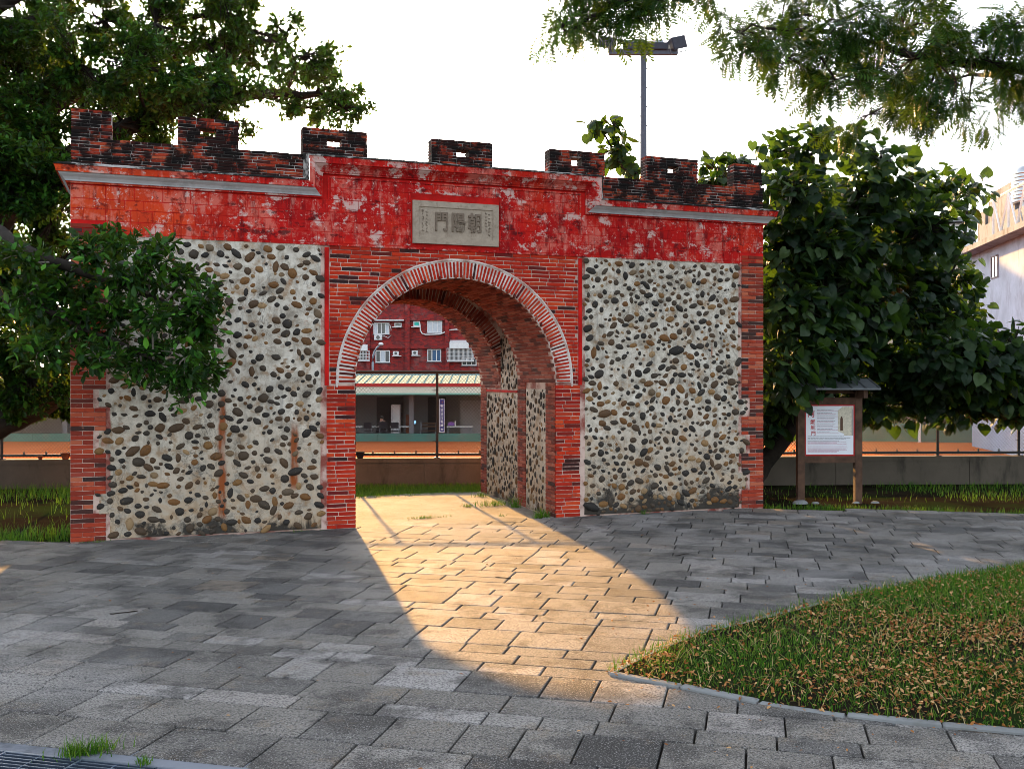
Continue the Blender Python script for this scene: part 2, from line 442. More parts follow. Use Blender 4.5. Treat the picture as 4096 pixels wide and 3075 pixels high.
class MB:
    """collects shapes; build() links them as one mesh object"""
    def __init__(s):
        s.v = []; s.l = []; s.n = []; s.r = []; s.mi = []; s.c = 0
    def add(s, verts, faces, rnd=None, mi=0):
        verts = np.asarray(verts, float).reshape(-1, 3)
        s.v.append(verts)
        for f in faces:
            s.l.append(np.asarray(f) + s.c); s.n.append(np.array([len(f)]))
        s.mi.append(np.full(len(faces), mi))
        s.r.append(np.full(len(verts), random.random() if rnd is None else rnd))
        s.c += len(verts)
        return s
    def many(s, tv, tf, A, T, rnd=None, mi=0):
        """template tv,tf (equal sized faces) by k matrices A (k,3,3) and offsets T (k,3)"""
        tv = np.asarray(tv, float); tf = np.asarray(tf)
        k = len(T)
        if k == 0: return s
        V = np.einsum('kij,nj->kni', A, tv) + T[:, None, :]
        F = tf[None] + (np.arange(k) * len(tv))[:, None, None] + s.c
        s.v.append(V.reshape(-1, 3)); s.l.append(F.reshape(-1)); s.n.append(np.full(k * len(tf), tf.shape[1]))
        s.mi.append(np.full(k * len(tf), mi))
        rr = RNG.random(k) if rnd is None else np.asarray(rnd)
        s.r.append(np.repeat(rr, len(tv)))
        s.c += k * len(tv)
        return s
    def box(s, x0, x1, y0, y1, z0, z1, rnd=None, mi=0):
        v = [(x, y, z) for x in (x0, x1) for y in (y0, y1) for z in (z0, z1)]
        return s.add(v, [(0, 1, 3, 2), (4, 6, 7, 5), (0, 4, 5, 1), (2, 3, 7, 6), (0, 2, 6, 4), (1, 5, 7, 3)], rnd, mi)
    def tube(s, pts, rads, seg=8, rnd=None, mi=0, cap=True):
        pts = [Vector(p) for p in pts]
        if not hasattr(rads, '__len__'): rads = [rads] * len(pts)
        V = []; up = Vector((0, 0, 1))
        for i, p in enumerate(pts):
            d = (pts[min(i + 1, len(pts) - 1)] - pts[max(i - 1, 0)])
            if d.length < 1e-9: d = Vector((0, 0, 1))
            d.normalize()
            a = d.cross(up)
            if a.length < .05: a = d.cross(Vector((1, 0, 0)))
            a.normalize(); b = d.cross(a)
            for k in range(seg):
                t = 2 * math.pi * k / seg
                V.append(p + (a * math.cos(t) + b * math.sin(t)) * rads[i])
        F = []
        for i in range(len(pts) - 1):
            for k in range(seg):
                F.append((i * seg + k, i * seg + (k + 1) % seg, (i + 1) * seg + (k + 1) % seg, (i + 1) * seg + k))
        if cap:
            F.append(tuple(range(seg - 1, -1, -1))); F.append(tuple((len(pts) - 1) * seg + k for k in range(seg)))
        return s.add(V, F, rnd, mi)
    def lathe(s, prof, c=(0, 0, 0), seg=14, rnd=None, mi=0):
        V = [(c[0] + r * math.cos(2 * math.pi * k / seg), c[1] + r * math.sin(2 * math.pi * k / seg), c[2] + z) for r, z in prof for k in range(seg)]
        F = [(i * seg + k, i * seg + (k + 1) % seg, (i + 1) * seg + (k + 1) % seg, (i + 1) * seg + k) for i in range(len(prof) - 1) for k in range(seg)]
        F.append(tuple(range(seg - 1, -1, -1))); F.append(tuple((len(prof) - 1) * seg + k for k in range(seg)))
        return s.add(V, F, rnd, mi)
    def prism(s, poly, y0, y1, rnd=None, mi=0):
        """polygon of (x, z) extruded along y"""
        n = len(poly)
        V = [(x, y0, z) for x, z in poly] + [(x, y1, z) for x, z in poly]
        F = [tuple(range(n - 1, -1, -1)), tuple(range(n, 2 * n))] + [(i, (i + 1) % n, (i + 1) % n + n, i + n) for i in range(n)]
        return s.add(V, F, rnd, mi)
    def mesh(s, name, smooth=False, M4=None, mats=()):
        me = bpy.data.meshes.new(name)
        V = np.concatenate(s.v)
        if M4 is not None:
            A = np.array(M4)
            V = V @ A[:3, :3].T + A[:3, 3]
        L = np.concatenate(s.l).astype(np.int32); n = np.concatenate(s.n).astype(np.int32)
        me.vertices.add(len(V)); me.vertices.foreach_set('co', V.astype(np.float32).ravel())
        me.loops.add(len(L)); me.loops.foreach_set('vertex_index', L)
        me.polygons.add(len(n))
        st = np.zeros(len(n), np.int32); st[1:] = np.cumsum(n)[:-1]
        me.polygons.foreach_set('loop_start', st); me.polygons.foreach_set('loop_total', n)
        me.polygons.foreach_set('material_index', np.concatenate(s.mi).astype(np.int32))
        a = me.attributes.new('rnd', 'FLOAT', 'POINT')
        a.data.foreach_set('value', np.concatenate(s.r).astype(np.float32))
        me.update(calc_edges=True)
        me.validate()
        me.polygons.foreach_set('use_smooth', np.full(len(me.polygons), bool(smooth)))
        for m in mats: me.materials.append(m)
        return me
    def build(s, name, mats, parent=None, smooth=False, M4=None, kind=None):
        if not isinstance(mats, (list, tuple)): mats = [mats]
        o = bpy.data.objects.new(name, s.mesh(name, smooth, M4, mats))
        link(o, parent)
        if kind: o['kind'] = kind
        return o

def chamfer_template(dx, dy, dz, c, jit=0., seed=0):
    """box with chamfered edges about its centre: 24 verts, 26 faces"""
    rr = random.Random(seed)
    V = []; idx = {}
    for sx in (-1, 1):
        for sy in (-1, 1):
            for sz in (-1, 1):
                for ax in range(3):
                    q = [sx * (dx / 2 - c), sy * (dy / 2 - c), sz * (dz / 2 - c)]
                    q[ax] += (sx, sy, sz)[ax] * c
                    idx[(sx, sy, sz, ax)] = len(V)
                    V.append([a + rr.uniform(-jit, jit) for a in q])
    F = []
    for ax in range(3):
        for sg in (-1, 1):
            ring = []
            for (a, b) in ((-1, -1), (1, -1), (1, 1), (-1, 1)):
                k = [0, 0, 0]; k[ax] = sg; k[(ax + 1) % 3] = a; k[(ax + 2) % 3] = b
                ring.append(idx[tuple(k) + (ax,)])
            F.append(tuple(ring if sg > 0 else ring[::-1]))
    for ax in range(3):
        b, c2 = (ax + 1) % 3, (ax + 2) % 3
        for s1 in (-1, 1):
            for s2 in (-1, 1):
                q = []
                for sa, face in ((-1, b), (1, b), (1, c2), (-1, c2)):
                    k = [0, 0, 0]; k[ax] = sa; k[b] = s1; k[c2] = s2
                    q.append(idx[tuple(k) + (face,)])
                F.append(tuple(q if s1 * s2 < 0 else q[::-1]))
    for sx in (-1, 1):
        for sy in (-1, 1):
            for sz in (-1, 1):
                t = [idx[(sx, sy, sz, a)] for a in range(3)]
                F.append(tuple(t if sx * sy * sz > 0 else t[::-1]))
    return V, F
def shared(name, V, F, mat, smooth=False):
    mb = MB(); mb.add(V, F)
    return mb.mesh(name, smooth, None, [mat])
def pieces(name, meshes, parent, mats4, rest_mat=None, tmpl=None, limit=300, sizes=None, rest_name=None):
    """one object per matrix (the `limit` largest), the remainder joined as one stuff part"""
    order = list(range(len(mats4)))
    if sizes is not None and len(order) > limit:
        order.sort(key=lambda i: -sizes[i])
    for i in order[:limit]:
        o = bpy.data.objects.new(name, meshes[i % len(meshes)])
        link(o, parent, mats4[i])
    rest = order[limit:]
    if rest:
        mb = MB()
        V, F = tmpl
        V = np.array(V)
        for i in rest:
            A = np.array(mats4[i])
            mb.add(V @ A[:3, :3].T + A[:3, 3], F)
        mb.build(rest_name or name + '_remainder', rest_mat, parent, smooth=rest_name == 'small_cobbles', kind='stuff')
def TRS(loc, scale=(1, 1, 1), rot=(0, 0, 0)):
    return Matrix.LocRotScale(Vector(loc), Euler(rot), Vector(scale))
def text_mesh(body, size, extrude, M4, name, mat, parent, bevel=0.):
    cu = bpy.data.curves.new('glyph', 'FONT')
    cu.body = body; cu.size = size; cu.extrude = extrude; cu.align_x = 'CENTER'; cu.align_y = 'CENTER'
    cu.bevel_depth = bevel
    cu.offset = .012 * size
    o = bpy.data.objects.new('glyph', cu)
    COL.objects.link(o)
    bpy.context.view_layer.update()
    me = bpy.data.meshes.new_from_object(o.evaluated_get(bpy.context.evaluated_depsgraph_get()))
    bpy.data.objects.remove(o)
    me.transform(M4)
    me.materials.clear(); me.materials.append(mat)
    q = bpy.data.objects.new(name, me)
    link(q, parent)
    return q

# ------------------------------------------------------------------ ground
# local frame of the court and everything beyond: x across, y away, turned with the fence
BF = Matrix.Translation((CAM[0], CAM[1], 0)) @ Matrix.Rotation(-TH, 4, 'Z')
def bf(x, y, z=0.): return BF @ Vector((x, y, z))
FA, FB = Vector((-26, 12.91)), Vector((40, -7.25))       # line of the fence
def fence_y(x): return FA.y + (FB.y - FA.y) * (x - FA.x) / (FB.x - FA.x)
CZ = -1.47                                                # the court lies lower than the path
g = MB()
u = (FB - FA).normalized(); nrm = Vector((-u.y, u.x))
a0, b0 = FA - u * 1500 + nrm * .1, FB + u * 1500 + nrm * .1
g.add([(a0.x, a0.y, -.06), (b0.x, b0.y, -.06), (b0.x - nrm.x * 1500, b0.y - nrm.y * 1500, -.06), (a0.x - nrm.x * 1500, a0.y - nrm.y * 1500, -.06)], [(3, 2, 1, 0)])
g.add([(a0.x, a0.y, -.06), (b0.x, b0.y, -.06), (b0.x, b0.y, CZ - .05), (a0.x, a0.y, CZ - .05)], [(0, 1, 2, 3)])
g.add([(a0.x, a0.y, CZ - .05), (b0.x, b0.y, CZ - .05), (b0.x + nrm.x * 3000, b0.y + nrm.y * 3000, CZ - .05), (a0.x + nrm.x * 3000, a0.y + nrm.y * 3000, CZ - .05)], [(0, 1, 2, 3)])
tag(g.build('ground', M['soil']), 'bare dark soil around the gate and beyond the court', kind='structure')
g = MB()
p = [FA + u * 2 + nrm * .35, FB - u * 2 + nrm * .35, FB - u * 2 + nrm * 40, FA + u * 2 + nrm * 40]
g.add([(q.x, q.y, CZ) for q in p], [(0, 1, 2, 3)])
tag(g.build('tennis_court', M['clay']), 'orange clay tennis court behind the chain-link fence', kind='structure')

# paving slabs: rows turned about 30 degrees against the gate
AD = R(13.9)
ua = Vector((math.cos(TH) * -math.cos(AD) + math.sin(TH) * math.sin(AD), math.sin(TH) * math.cos(AD) + math.cos(TH) * math.sin(AD)))
va = Vector((ua.y, -ua.x))
if va.y < 0: va = -va
LAWN = [(-.93, -6.40), (-.45, -6.05), (0., -5.78), (.68, -5.55), (1.3, -5.32), (1.9, -5.10), (3., -4.85), (4.25, -4.62), (6., -4.3), (9., -3.9), (12., -3.8), (12., -12), (6., -11.5), (3., -9.7), (1.6, -8.75), (.62, -8.03), (.05, -7.62), (-.29, -7.29), (-.52, -6.98)]
def in_poly(x, y, P):
    c = False
    for i in range(len(P)):
        x1, y1 = P[i]; x2, y2 = P[i - 1]
        if (y1 > y) != (y2 > y) and x < (x2 - x1) * (y - y1) / (y2 - y1) + x1: c = not c
    return c
def paved(x, y):
    if y > .12 and x > -4.5: return False
    if x < -4.4 and y > .26 - .03 * (x + 4.5): return False
    if x > 4.4 and y > -.14 - .5 * (x - 4.4) ** 1.15: return False
    if y > .2: return False
    if x < -9 or x > 9.5 or y < -12.5: return False
    return True
DRAIN = (Vector((-4.62, -6.08)), Vector((-4.62 + .834, -6.08 - .551)))     # back edge of the drain channel
dd = (DRAIN[1] - DRAIN[0]).normalized(); dn = Vector((-dd.y, dd.x))
if dn.y < 0: dn = -dn
mats4 = []; sizes = []
v = -14.
while v < 12:
    wv = random.choice((.2, .2, .3, .3, .4))
    t = -16. + random.random() * .4
    while t < 14:
        lt = random.choice((.3, .4, .4, .4, .5, .6))
        pc = ua * (t + lt / 2) + va * (v + wv / 2)
        ok = paved(pc.x, pc.y)
        if ok and in_poly(pc.x, pc.y, LAWN):
            ok = any(not in_poly(c_.x, c_.y, LAWN) for c_ in [pc + ua * a * lt * .5 + va * b * wv * .5 for a in (-1, 1) for b in (-1, 1)])
        if ok:
            # keep clear of gate foot and the drain channel
            cor = [pc + ua * a * lt * .5 + va * b * wv * .5 for a in (-1, 1) for b in (-1, 1)]
            rel = pc - DRAIN[0]
            if rel.dot(dn) < .0 and rel.dot(dn) > -.62 and rel.dot(dd) < 1.9: ok = False
        if ok:
            rz = math.atan2(ua.y, ua.x)
            mats4.append(TRS((pc.x, pc.y, -.03 + random.uniform(-.002, .002)), ((lt - .011) / .4, (wv - .011) / .3, 1),
                             (random.uniform(-.003, .003), random.uniform(-.003, .003), rz)))
            dcam = math.hypot(pc.x - CAM[0], pc.y - CAM[1])
            lat = math.cos(TH) * (pc.x - CAM[0]) - math.sin(TH) * (pc.y - CAM[1]); dep = math.sin(TH) * (pc.x - CAM[0]) + math.cos(TH) * (pc.y - CAM[1])
            vis = dep > 3.2 and abs(lat / dep) < .56
            sizes.append((lt * wv / dcam ** 3) * (1 if vis else .001))
        t += lt
    v += wv
g = MB()
nb = [(-9.2, -12.7), (9.7, -12.7), (9.7, -3.0), (7.1, -1.75), (5.4, -.45), (4.4, .02), (-4.5, .1), (-4.5, .3), (-9.2, .42)]
g.add([(x, y, -.034) for x, y in nb], [tuple(range(len(nb)))])
pav = g.build('paving', M['joint'])
tag(pav, 'grey concrete slab paving in front of the brick gate', kind='structure')
slab_t = [chamfer_template(.4, .3, .06, .005, .0012, s) for s in range(4)]
pieces('paving_slab', [shared('paving_slab', V, F, M['slab']) for V, F in slab_t], pav, mats4, M['slab_j'], slab_t[0], 300, sizes, 'far_paving_slabs')

g = MB()
g.add([(x, y, -.012 + .006 * math.sin(3 * x + y * 2)) for y in np.linspace(-.1, 3.3, 12) for x in np.linspace(-2.4, 2.4, 12)],
      [(j * 12 + i, j * 12 + i + 1, j * 12 + i + 13, j * 12 + i + 12) for j in range(11) for i in range(11)])
tag(g.build('passage_floor', M['pfloor'], smooth=True), 'dusty worn floor running through the archway', kind='structure')

# lawn wedge with kerb
cx, cy = 3.5, -7.2
g = MB(); rings = []
hts = [(1., .006), (.93, .035), (.75, .07), (.5, .09), (.25, .10)]
for f_, h in hts:
    rings.append([(cx + (x - cx) * f_, cy + (y - cy) * f_, h) for x, y in LAWN])
nL = len(LAWN)
V = [p for r_ in rings for p in r_] + [(cx, cy, .1)]
F = [(i * nL + (k + 1) % nL, i * nL + k, (i + 1) * nL + k, (i + 1) * nL + (k + 1) % nL) for i in range(len(hts) - 1) for k in range(nL)]
F += [((len(hts) - 1) * nL + (k + 1) % nL, (len(hts) - 1) * nL + k, len(V) - 1) for k in range(nL)]
g.add(V, F)
lawn = g.build('lawn', M['soil'], smooth=True)
tag(lawn, 'wedge of leaf-strewn lawn set into the paving', kind='structure')
def lawn_h(x, y):
    # fraction of the way from the centre to the rim
    lo, hi = .05, 3.
    for _ in range(14):
        m_ = (lo + hi) / 2
        if in_poly(cx + (x - cx) * m_, cy + (y - cy) * m_, LAWN): lo = m_
        else: hi = m_
    f_ = 1 / lo
    return float(np.interp(f_, [0, .25, .5, .75, .93, 1.], [.1, .1, .09, .07, .035, .006]))
kb = MB(); kb.add([(x, y, -.05) for x, y in LAWN[:3]], [(0, 1, 2)])
low = [LAWN[0]] + LAWN[:13:-1]
KERB = bpy.data.objects.new('kerb', None)
link(KERB, None, Matrix.Translation((-.95, -6.45, 0))); tag(KERB, 'thin grey kerb edging the leaf-strewn lawn', kind='structure')
kt = [chamfer_template(.46, .07, .10, .008, .003, s) for s in range(3)]
km = [shared('kerb_stone', V, F, M['kerb']) for V, F in kt]
def along(P, step):
    P = [Vector(p) for p in P]
    acc = [0.]
    for a, b in zip(P[:-1], P[1:]): acc.append(acc[-1] + (b - a).length)
    def at_(t):
        for k in range(len(P) - 1):
            if t <= acc[k + 1]: return P[k] + (P[k + 1] - P[k]) * ((t - acc[k]) / max(1e-9, acc[k + 1] - acc[k]))
        return P[-1]
    out = []; t = 0.
    while t + step <= acc[-1] + 1e-6:
        a, b = at_(t), at_(t + step); out.append(((a + b) / 2, math.atan2(b.y - a.y, b.x - a.x))); t += step
    return out
k4 = [TRS((q.x, q.y, -.036 + random.uniform(-.008, .004)), (1, 1, 1), (0, random.uniform(-.015, .015), a + random.uniform(-.03, .03))) for q, a in along(low[:9], .47)]
k4 += [TRS((q.x, q.y, -.040), (1, 1, 1), (0, 0, a)) for q, a in along(LAWN[:6], .47)]
pieces('kerb_stone', km, KERB, k4)

# ------------------------------------------------------------------ the gate
GATE = thing('city_gate', (0, 0, 0), 'old red brick city gate with round arch, cobble panels and battlements', 'gate')
XL, XR = -4.46, 4.45
RA, ZS1, ZS2 = 1.31, 1.75, 1.66
Y1, Y2, Y3 = 1.43, 2.2, 3.17
c_ = MB()
c_.box(XL, -RA, 0, Y3, -.05, 4.15); c_.box(RA, XR, 0, Y3, -.05, 4.15)
def arch_block(mb, y0, y1, zs, ztop):
    n = 32
    arc = [(RA * math.cos(math.pi * k / n), zs + RA * math.sin(math.pi * k / n)) for k in range(n + 1)]
    for k in range(n):
        (xa, za), (xb, zb) = arc[k], arc[k + 1]
        mb.prism([(xa, za), (xa, ztop), (xb, ztop), (xb, zb)], y0, y1, rnd=.5)
arch_block(c_, 0, Y1, ZS1, 4.15); arch_block(c_, Y2, Y3, ZS2, 4.15)
c_.box(-RA, RA, Y1, Y2, 3.75, 4.15)
c_.box(-1.78, 1.80, .0, .5, 4.15, 4.47)
c_.build('wall_core', M['mortar'], GATE)

bt = [chamfer_template(.24, .08, .0445, .004, .0016, 10 + s) for s in range(5)]
def bricks_for(mat): return [shared('brick', V, F, mat) for V, F in bt]
BR = bricks_for(M['brick']); BQ = bricks_for(M['brick_q']); BM_ = bricks_for(M['brick_mold'])
def brick_rows(x0, x1, z0, z1, course, L, j=.009, yf=-.009, depth=.08, excl=None, hw=None):
    """running bond: rows of (x, z, length, height) clipped to the strip and to excl(z) -> (xa, xb) gaps"""
    out = []
    n = max(1, round((z1 - z0) / course)); ch = (z1 - z0) / n
    for k in range(n):
        z = z0 + (k + .5) * ch
        segs = [(x0, x1)]
        if excl:
            g_ = excl(z)
            if g_:
                segs = [(a, b) for a, b in ((x0, min(x1, g_[0])), (max(x0, g_[1]), x1)) if b - a > .02]
        off = (k % 2) * L / 2 + (random.uniform(-.03, .03))
        for a, b in segs:
            x = x0 + math.floor((a - x0 - off) / L) * L + off
            while x < b:
                l_ = L if random.random() < .8 else L / 2
                p0, p1 = max(a, x), min(b, x + l_)
                if p1 - p0 > .035:
                    out.append(((p0 + p1) / 2, z, p1 - p0 - j, ch - j))
                x += l_
    M4 = [TRS((x, yf + depth / 2 + random.uniform(-.003, .003), z), (l_ / .24, depth / .08, h_ / .0445), (0, random.uniform(-.006, .006), 0)) for x, z, l_, h_ in out]
    return M4, [l_ * h_ for x, z, l_, h_ in out]

# brick face around the arch
RO = RA + .215
def face_excl(z):
    if z < ZS1: return (-RA, RA)
    h = z - ZS1
    return (-math.sqrt(RO * RO - h * h), math.sqrt(RO * RO - h * h)) if h < RO else None
g = MB()
g.prism([(-1.655, -.04), (-1.655, 3.395), (1.655, 3.395), (1.655, -.04), (RA, -.04)] + [(RA * math.cos(t), ZS1 + RA * math.sin(t)) for t in np.linspace(0, math.pi, 41)] + [(-RA, -.04)], -.003, .012)
face = g.build('brick_face', M['mortar'], GATE)
for xa in (-1.675, 1.625):
    g = MB(); g.box(xa, xa + .05, -.014, .05, 1.72, 3.375); g.build('painted_strip', M['strip'], GATE)
m4, sz = brick_rows(-1.655, -RA + .012, .0, 1.72, .0507, .245)
m4b, szb = brick_rows(RA - .012, 1.655, .0, 1.72, .0507, .245)
m4c, szc = brick_rows(-1.62, 1.62, 1.735, 3.40, .0507, .245, excl=face_excl)
pieces('brick', BR, face, m4 + m4b + m4c, M['brick_j'], bt[0], 300, sz + szb + szc, 'upper_brickwork')

# arch ring of bricks on edge with broad lime pointing
g = MB(); n = 64
for k in range(n):
    a, b = math.pi * k / n, math.pi * (k + 1) / n
    g.prism([(r_ * math.cos(t), ZS1 + r_ * math.sin(t)) for r_, t in ((RA - .004, a), (RO + .004, a), (RO + .004, b), (RA - .004, b))], -.016, .04, rnd=.5)
ring = g.build('arch_ring', M['lime'], GATE)
vt = [chamfer_template(.024, .06, .20, .004, .0022, 30 + s) for s in range(5)]
nv = 100
m4 = []
for k in range(nv):
    t = math.pi * (k + .5) / nv; rr = RA + .104 + random.uniform(-.004, .003)
    m4.append(TRS((rr * math.cos(t), -.024 + .03 + random.uniform(-.003, .003), ZS1 + rr * math.sin(t)), (random.uniform(.85, 1.15), 1, random.uniform(.94, 1.0)), (0, math.pi / 2 - t + random.uniform(-.012, .012), 0)))
pieces('brick', [shared('brick', V, F, M['brick']) for V, F in vt], ring, m4)
g = MB()
g.tube([((RO + .008) * math.cos(t), -.016, ZS1 + (RO + .008) * math.sin(t) + random.uniform(-.003, .003)) for t in np.linspace(-.03, math.pi + .03, 70)], .013, 6)
g.build('ring_edge', M['lime'], ring)

# cobbled render panels
def dome(seed):
    rr = random.Random(seed); V = []; seg = 10
    ang = [2 * math.pi * (k + rr.uniform(-.2, .2)) / seg for k in range(seg)]
    rad = [rr.uniform(.9, 1.08) for _ in range(seg)]
    for sc, h in ((1., .06), (.86, -.34), (.5, -.62)):
        for k in range(seg):
            q = rad[k] * sc * rr.uniform(.95, 1.05)
            V.append((q * math.cos(ang[k]), h, q * math.sin(ang[k])))
    V.append((rr.uniform(-.1, .1), -.70, rr.uniform(-.1, .1)))
    F = [(i * seg + k, (i + 1) * seg + k, (i + 1) * seg + (k + 1) % seg, i * seg + (k + 1) % seg) for i in range(2) for k in range(seg)]
    F += [(2 * seg + k, 3 * seg, 2 * seg + (k + 1) % seg) for k in range(seg)]
    return V, [f[::-1] for f in F]
dt = [dome(s) for s in range(8)]
CB = [shared('cobble', V, F, M['cobble'], True) for V, F in dt]
def scatter(inside, x0, x1, z0, z1, n, seed):
    rr = random.Random(seed); P = []
    cell = {}
    for _ in range(n * 60):
        if len(P) >= n: break
        r_ = rr.choice((.019, .023, .027, .031, .034, .037, .041, .047)) * rr.uniform(.88, 1.2)
        if rr.random() < .03: r_ *= 1.45
        x, z = rr.uniform(x0, x1), rr.uniform(z0, z1)
        if not inside(x, z, r_): continue
        gx, gz = int(x / .15), int(z / .15)
        bad = False
        for i in range(gx - 1, gx + 2):
            for k in range(gz - 1, gz + 2):
                for (a, b, q) in cell.get((i, k), ()):
                    if (a - x) ** 2 + ((b - z)) ** 2 < (1.0 * (q + r_) + .011) ** 2: bad = True
        if bad: continue
        cell.setdefault((gx, gz), []).append((x, z, r_)); P.append((x, z, r_))
    return P
TEETH_L = [(1.49, 1.68), (.98, 1.22), (.30, .52)]
TEETH_R = [(1.30, 1.52), (.77, 1.0), (.28, .50)]
def tooth(z, T): return any(a < z < b for a, b in T)
def panel(side):
    T = TEETH_L if side < 0 else TEETH_R
    xi = side * 1.68
    def xo(z): return side * (4.215 if tooth(z, T) else 4.09)
    zs = sorted(set([0.02, 3.40] + [q for t in T for q in t]))
    g = MB(); nx = 40
    for z0, z1 in zip(zs[:-1], zs[1:]):
        a, b = sorted((xi, xo((z0 + z1) / 2)))
        nz = max(1, int((z1 - z0) / .07))
        V = []; F = []
        for i in range(nz + 1):
            for k in range(nx + 1):
                x = a + (b - a) * k / nx; z = z0 + (z1 - z0) * i / nz
                V.append((x, -.014 - .012 * max(0, .5 - z) / .5 + .004 * math.sin(x * 7 + z * 3) * math.sin(z * 5.3 + x) if 0 < k < nx else .03, z))
        F = [(i * (nx + 1) + k, i * (nx + 1) + k + 1, (i + 1) * (nx + 1) + k + 1, (i + 1) * (nx + 1) + k) for i in range(nz) for k in range(nx)]
        g.add(V, F)
    o = g.build('cobble_panel', M['panel_l'] if side < 0 else M['panel_r'], GATE, smooth=True)
    o['label'] = 'rust-streaked cobble panel beside the leafy branch' if side < 0 else 'cobble panel with black growth along its foot'
    def inside(x, z, r_):
        a, b = sorted((xi, xo(z)))
        return a + r_ + .01 < x < b - r_ and .0 + r_ < z < 3.385 - r_
    a, b = sorted((xi, side * 4.2))
    P = scatter(inside, a, b, .02, 3.38, 720 if side > 0 else 660, 11 + side)
    m4 = []; sz = []
    for x, z, r_ in P:
        el = random.uniform(1., 1.7)
        ry = random.uniform(-1.1, 1.1) * (.6 if random.random() < .7 else 1.5)
        yf = -.012 - .012 * max(0, .5 - z) / .5
        m4.append(TRS((x, yf, z), (r_ * el * 1.06, r_ * random.uniform(.6, 1.0), r_ * 1.06 / el ** .35), (0, ry, 0)))
        sz.append(r_ + (0 if (side > 0 or not (z > 1.75 and x < -2.9)) else -.03))
    pieces('cobble', CB, o, m4, M['cobble_j'], dt[1], 300, sz, 'small_cobbles')
panel(-1); panel(1)

# toothed brick quoins at both ends
for side in (-1, 1):
    T = TEETH_L if side < 0 else TEETH_R
    g = MB()
    a, b = (XL + .005, -4.12) if side < 0 else (4.12, XR - .005)
    g.box(a, b, -.004, .05, .0, 3.52)
    o = g.build('quoin', M['mortar'], GATE)
    m4 = []
    nq = 69; ch = 3.52 / nq
    for k in range(nq):
        z = (k + .5) * ch
        inner = 4.225 if tooth(z, T) else 4.095
        xo = -XL if side < 0 else XR
        xs = [xo, xo - .125, inner] if k % 2 else ([xo, xo - .245, inner] if inner < 4.15 else [xo, inner])
        for p0, p1 in zip(xs[:-1], xs[1:]):
            if p0 - p1 < .04: continue
            m4.append(TRS((side * (p0 + p1) / 2, -.012 + .04 + random.uniform(-.003, .003), z), ((p0 - p1 - .006) / .24, 1, (ch - .006) / .0445), (0, random.uniform(-.006, .006), 0)))
    pieces('brick', BQ, o, m4)

# painted plaster frieze cut into blocks
g = MB()
g.box(XL + .004, XR - .004, -.006, .05, 3.405, 3.96); g.box(-1.70, 1.72, -.006, .05, 3.96, 4.26)
fr = g.build('frieze', M['strip'], GATE)
PLQ = (-.615, .53, 3.455, 4.02)
bt2 = [chamfer_template(.24, .03, .125, .003, .001, 50 + s) for s in range(3)]
m4 = []
rows = [(3.425, .13), (3.555, .13), (3.685, .11), (3.795, .15)]
for k, (z0, h_) in enumerate(rows + [(3.945, .14), (4.085, .12)]):
    xa, xb = (XL, XR) if k < 4 else (-1.60, 1.62)
    if k < 1: xa, xb = -4.10, 4.09
    x = xa - (k % 2) * .13
    while x < xb - .02:
        l_ = random.choice((.20, .23, .26, .30))
        for p0, p1 in [(max(xa, x), min(xb, x + l_))]:
            if z0 + h_ > PLQ[2] and z0 < PLQ[3]:
                if p0 < PLQ[0] < p1: p1 = PLQ[0]
                elif p0 < PLQ[1] < p1: p0 = PLQ[1]
                elif p0 >= PLQ[0] and p1 <= PLQ[1]: continue
            if p1 - p0 < .03: continue
            m4.append(TRS(((p0 + p1) / 2, -.010 + .015 + random.uniform(-.0012, .0012), z0 + h_ / 2), ((p1 - p0 - .006) / .24, 1, (h_ - .006) / .125)))
        x += l_
pieces('plaster_block', [shared('plaster_block', V, F, M['plaster']) for V, F in bt2], fr, m4)
g = MB(); g.box(-4.09, 4.09, -.022, .02, 3.395, 3.42)
g.build('frieze_ledge', M['plaster_j'], fr)
g = MB()                                                  # raised fillet that follows the stepped cornice
g.box(-1.62, 1.64, -.020, .02, 4.205, 4.225); g.box(-1.64, -1.62, -.020, .02, 3.93, 4.225); g.box(1.64, 1.66, -.020, .02, 3.93, 4.225)
g.build('fillet', M['plaster_j'], fr)

# stepped cornice swept with mitred corners
def sweep(profile, name, mats, z0, dz, center_mi=0, side_mi=0, parent=GATE):
    mb = MB(); xv = 1.70
    def path(h, p):
        return [(XL - p, 1.2, z0 + h), (XL - p, -p, z0 + h), (-xv - h, -p, z0 + h), (-xv - h, -p, z0 + dz + h),
                (xv + .02 + h, -p, z0 + dz + h), (xv + .02 + h, -p, z0 + h), (XR + p, -p, z0 + h), (XR + p, 1.2, z0 + h)]
    P = [path(h, p) for h, p in profile]
    for i in range(len(P) - 1):
        for k in range(7):
            a, b, c, d = P[i][k], P[i][k + 1], P[i + 1][k + 1], P[i + 1][k]
            nseg = 24 if k in (1, 3, 5) else 1
            for q in range(nseg):
                f0, f1 = q / nseg, (q + 1) / nseg
                L = lambda s, e, f: tuple(s[t] + (e[t] - s[t]) * f for t in range(3))
                mb.add([L(a, b, f0), L(a, b, f1), L(d, c, f1), L(d, c, f0)], [(0, 1, 2, 3)], .5, side_mi if k in (0, 1, 5, 6) else center_mi)
    return mb.build(name, mats, parent)
ZC, DZ = 3.955, .295
cor = sweep([(0., -.02), (0., .035), (.018, .04), (.020, .052)], 'cornice', [M['plaster_j']], ZC, DZ)
sweep([(.020, .050), (.035, .056), (.06, .075), (.085, .105), (.105, .118)], 'cornice_band', [M['white_band'], M['plaster_j']], ZC, DZ, 1, 0, cor)
sweep([(.105, .115), (.105, .135), (.125, .138), (.17, .150), (.176, .16)], 'cornice_fascia', [M['plaster_j']], ZC, DZ, 0, 0, cor)
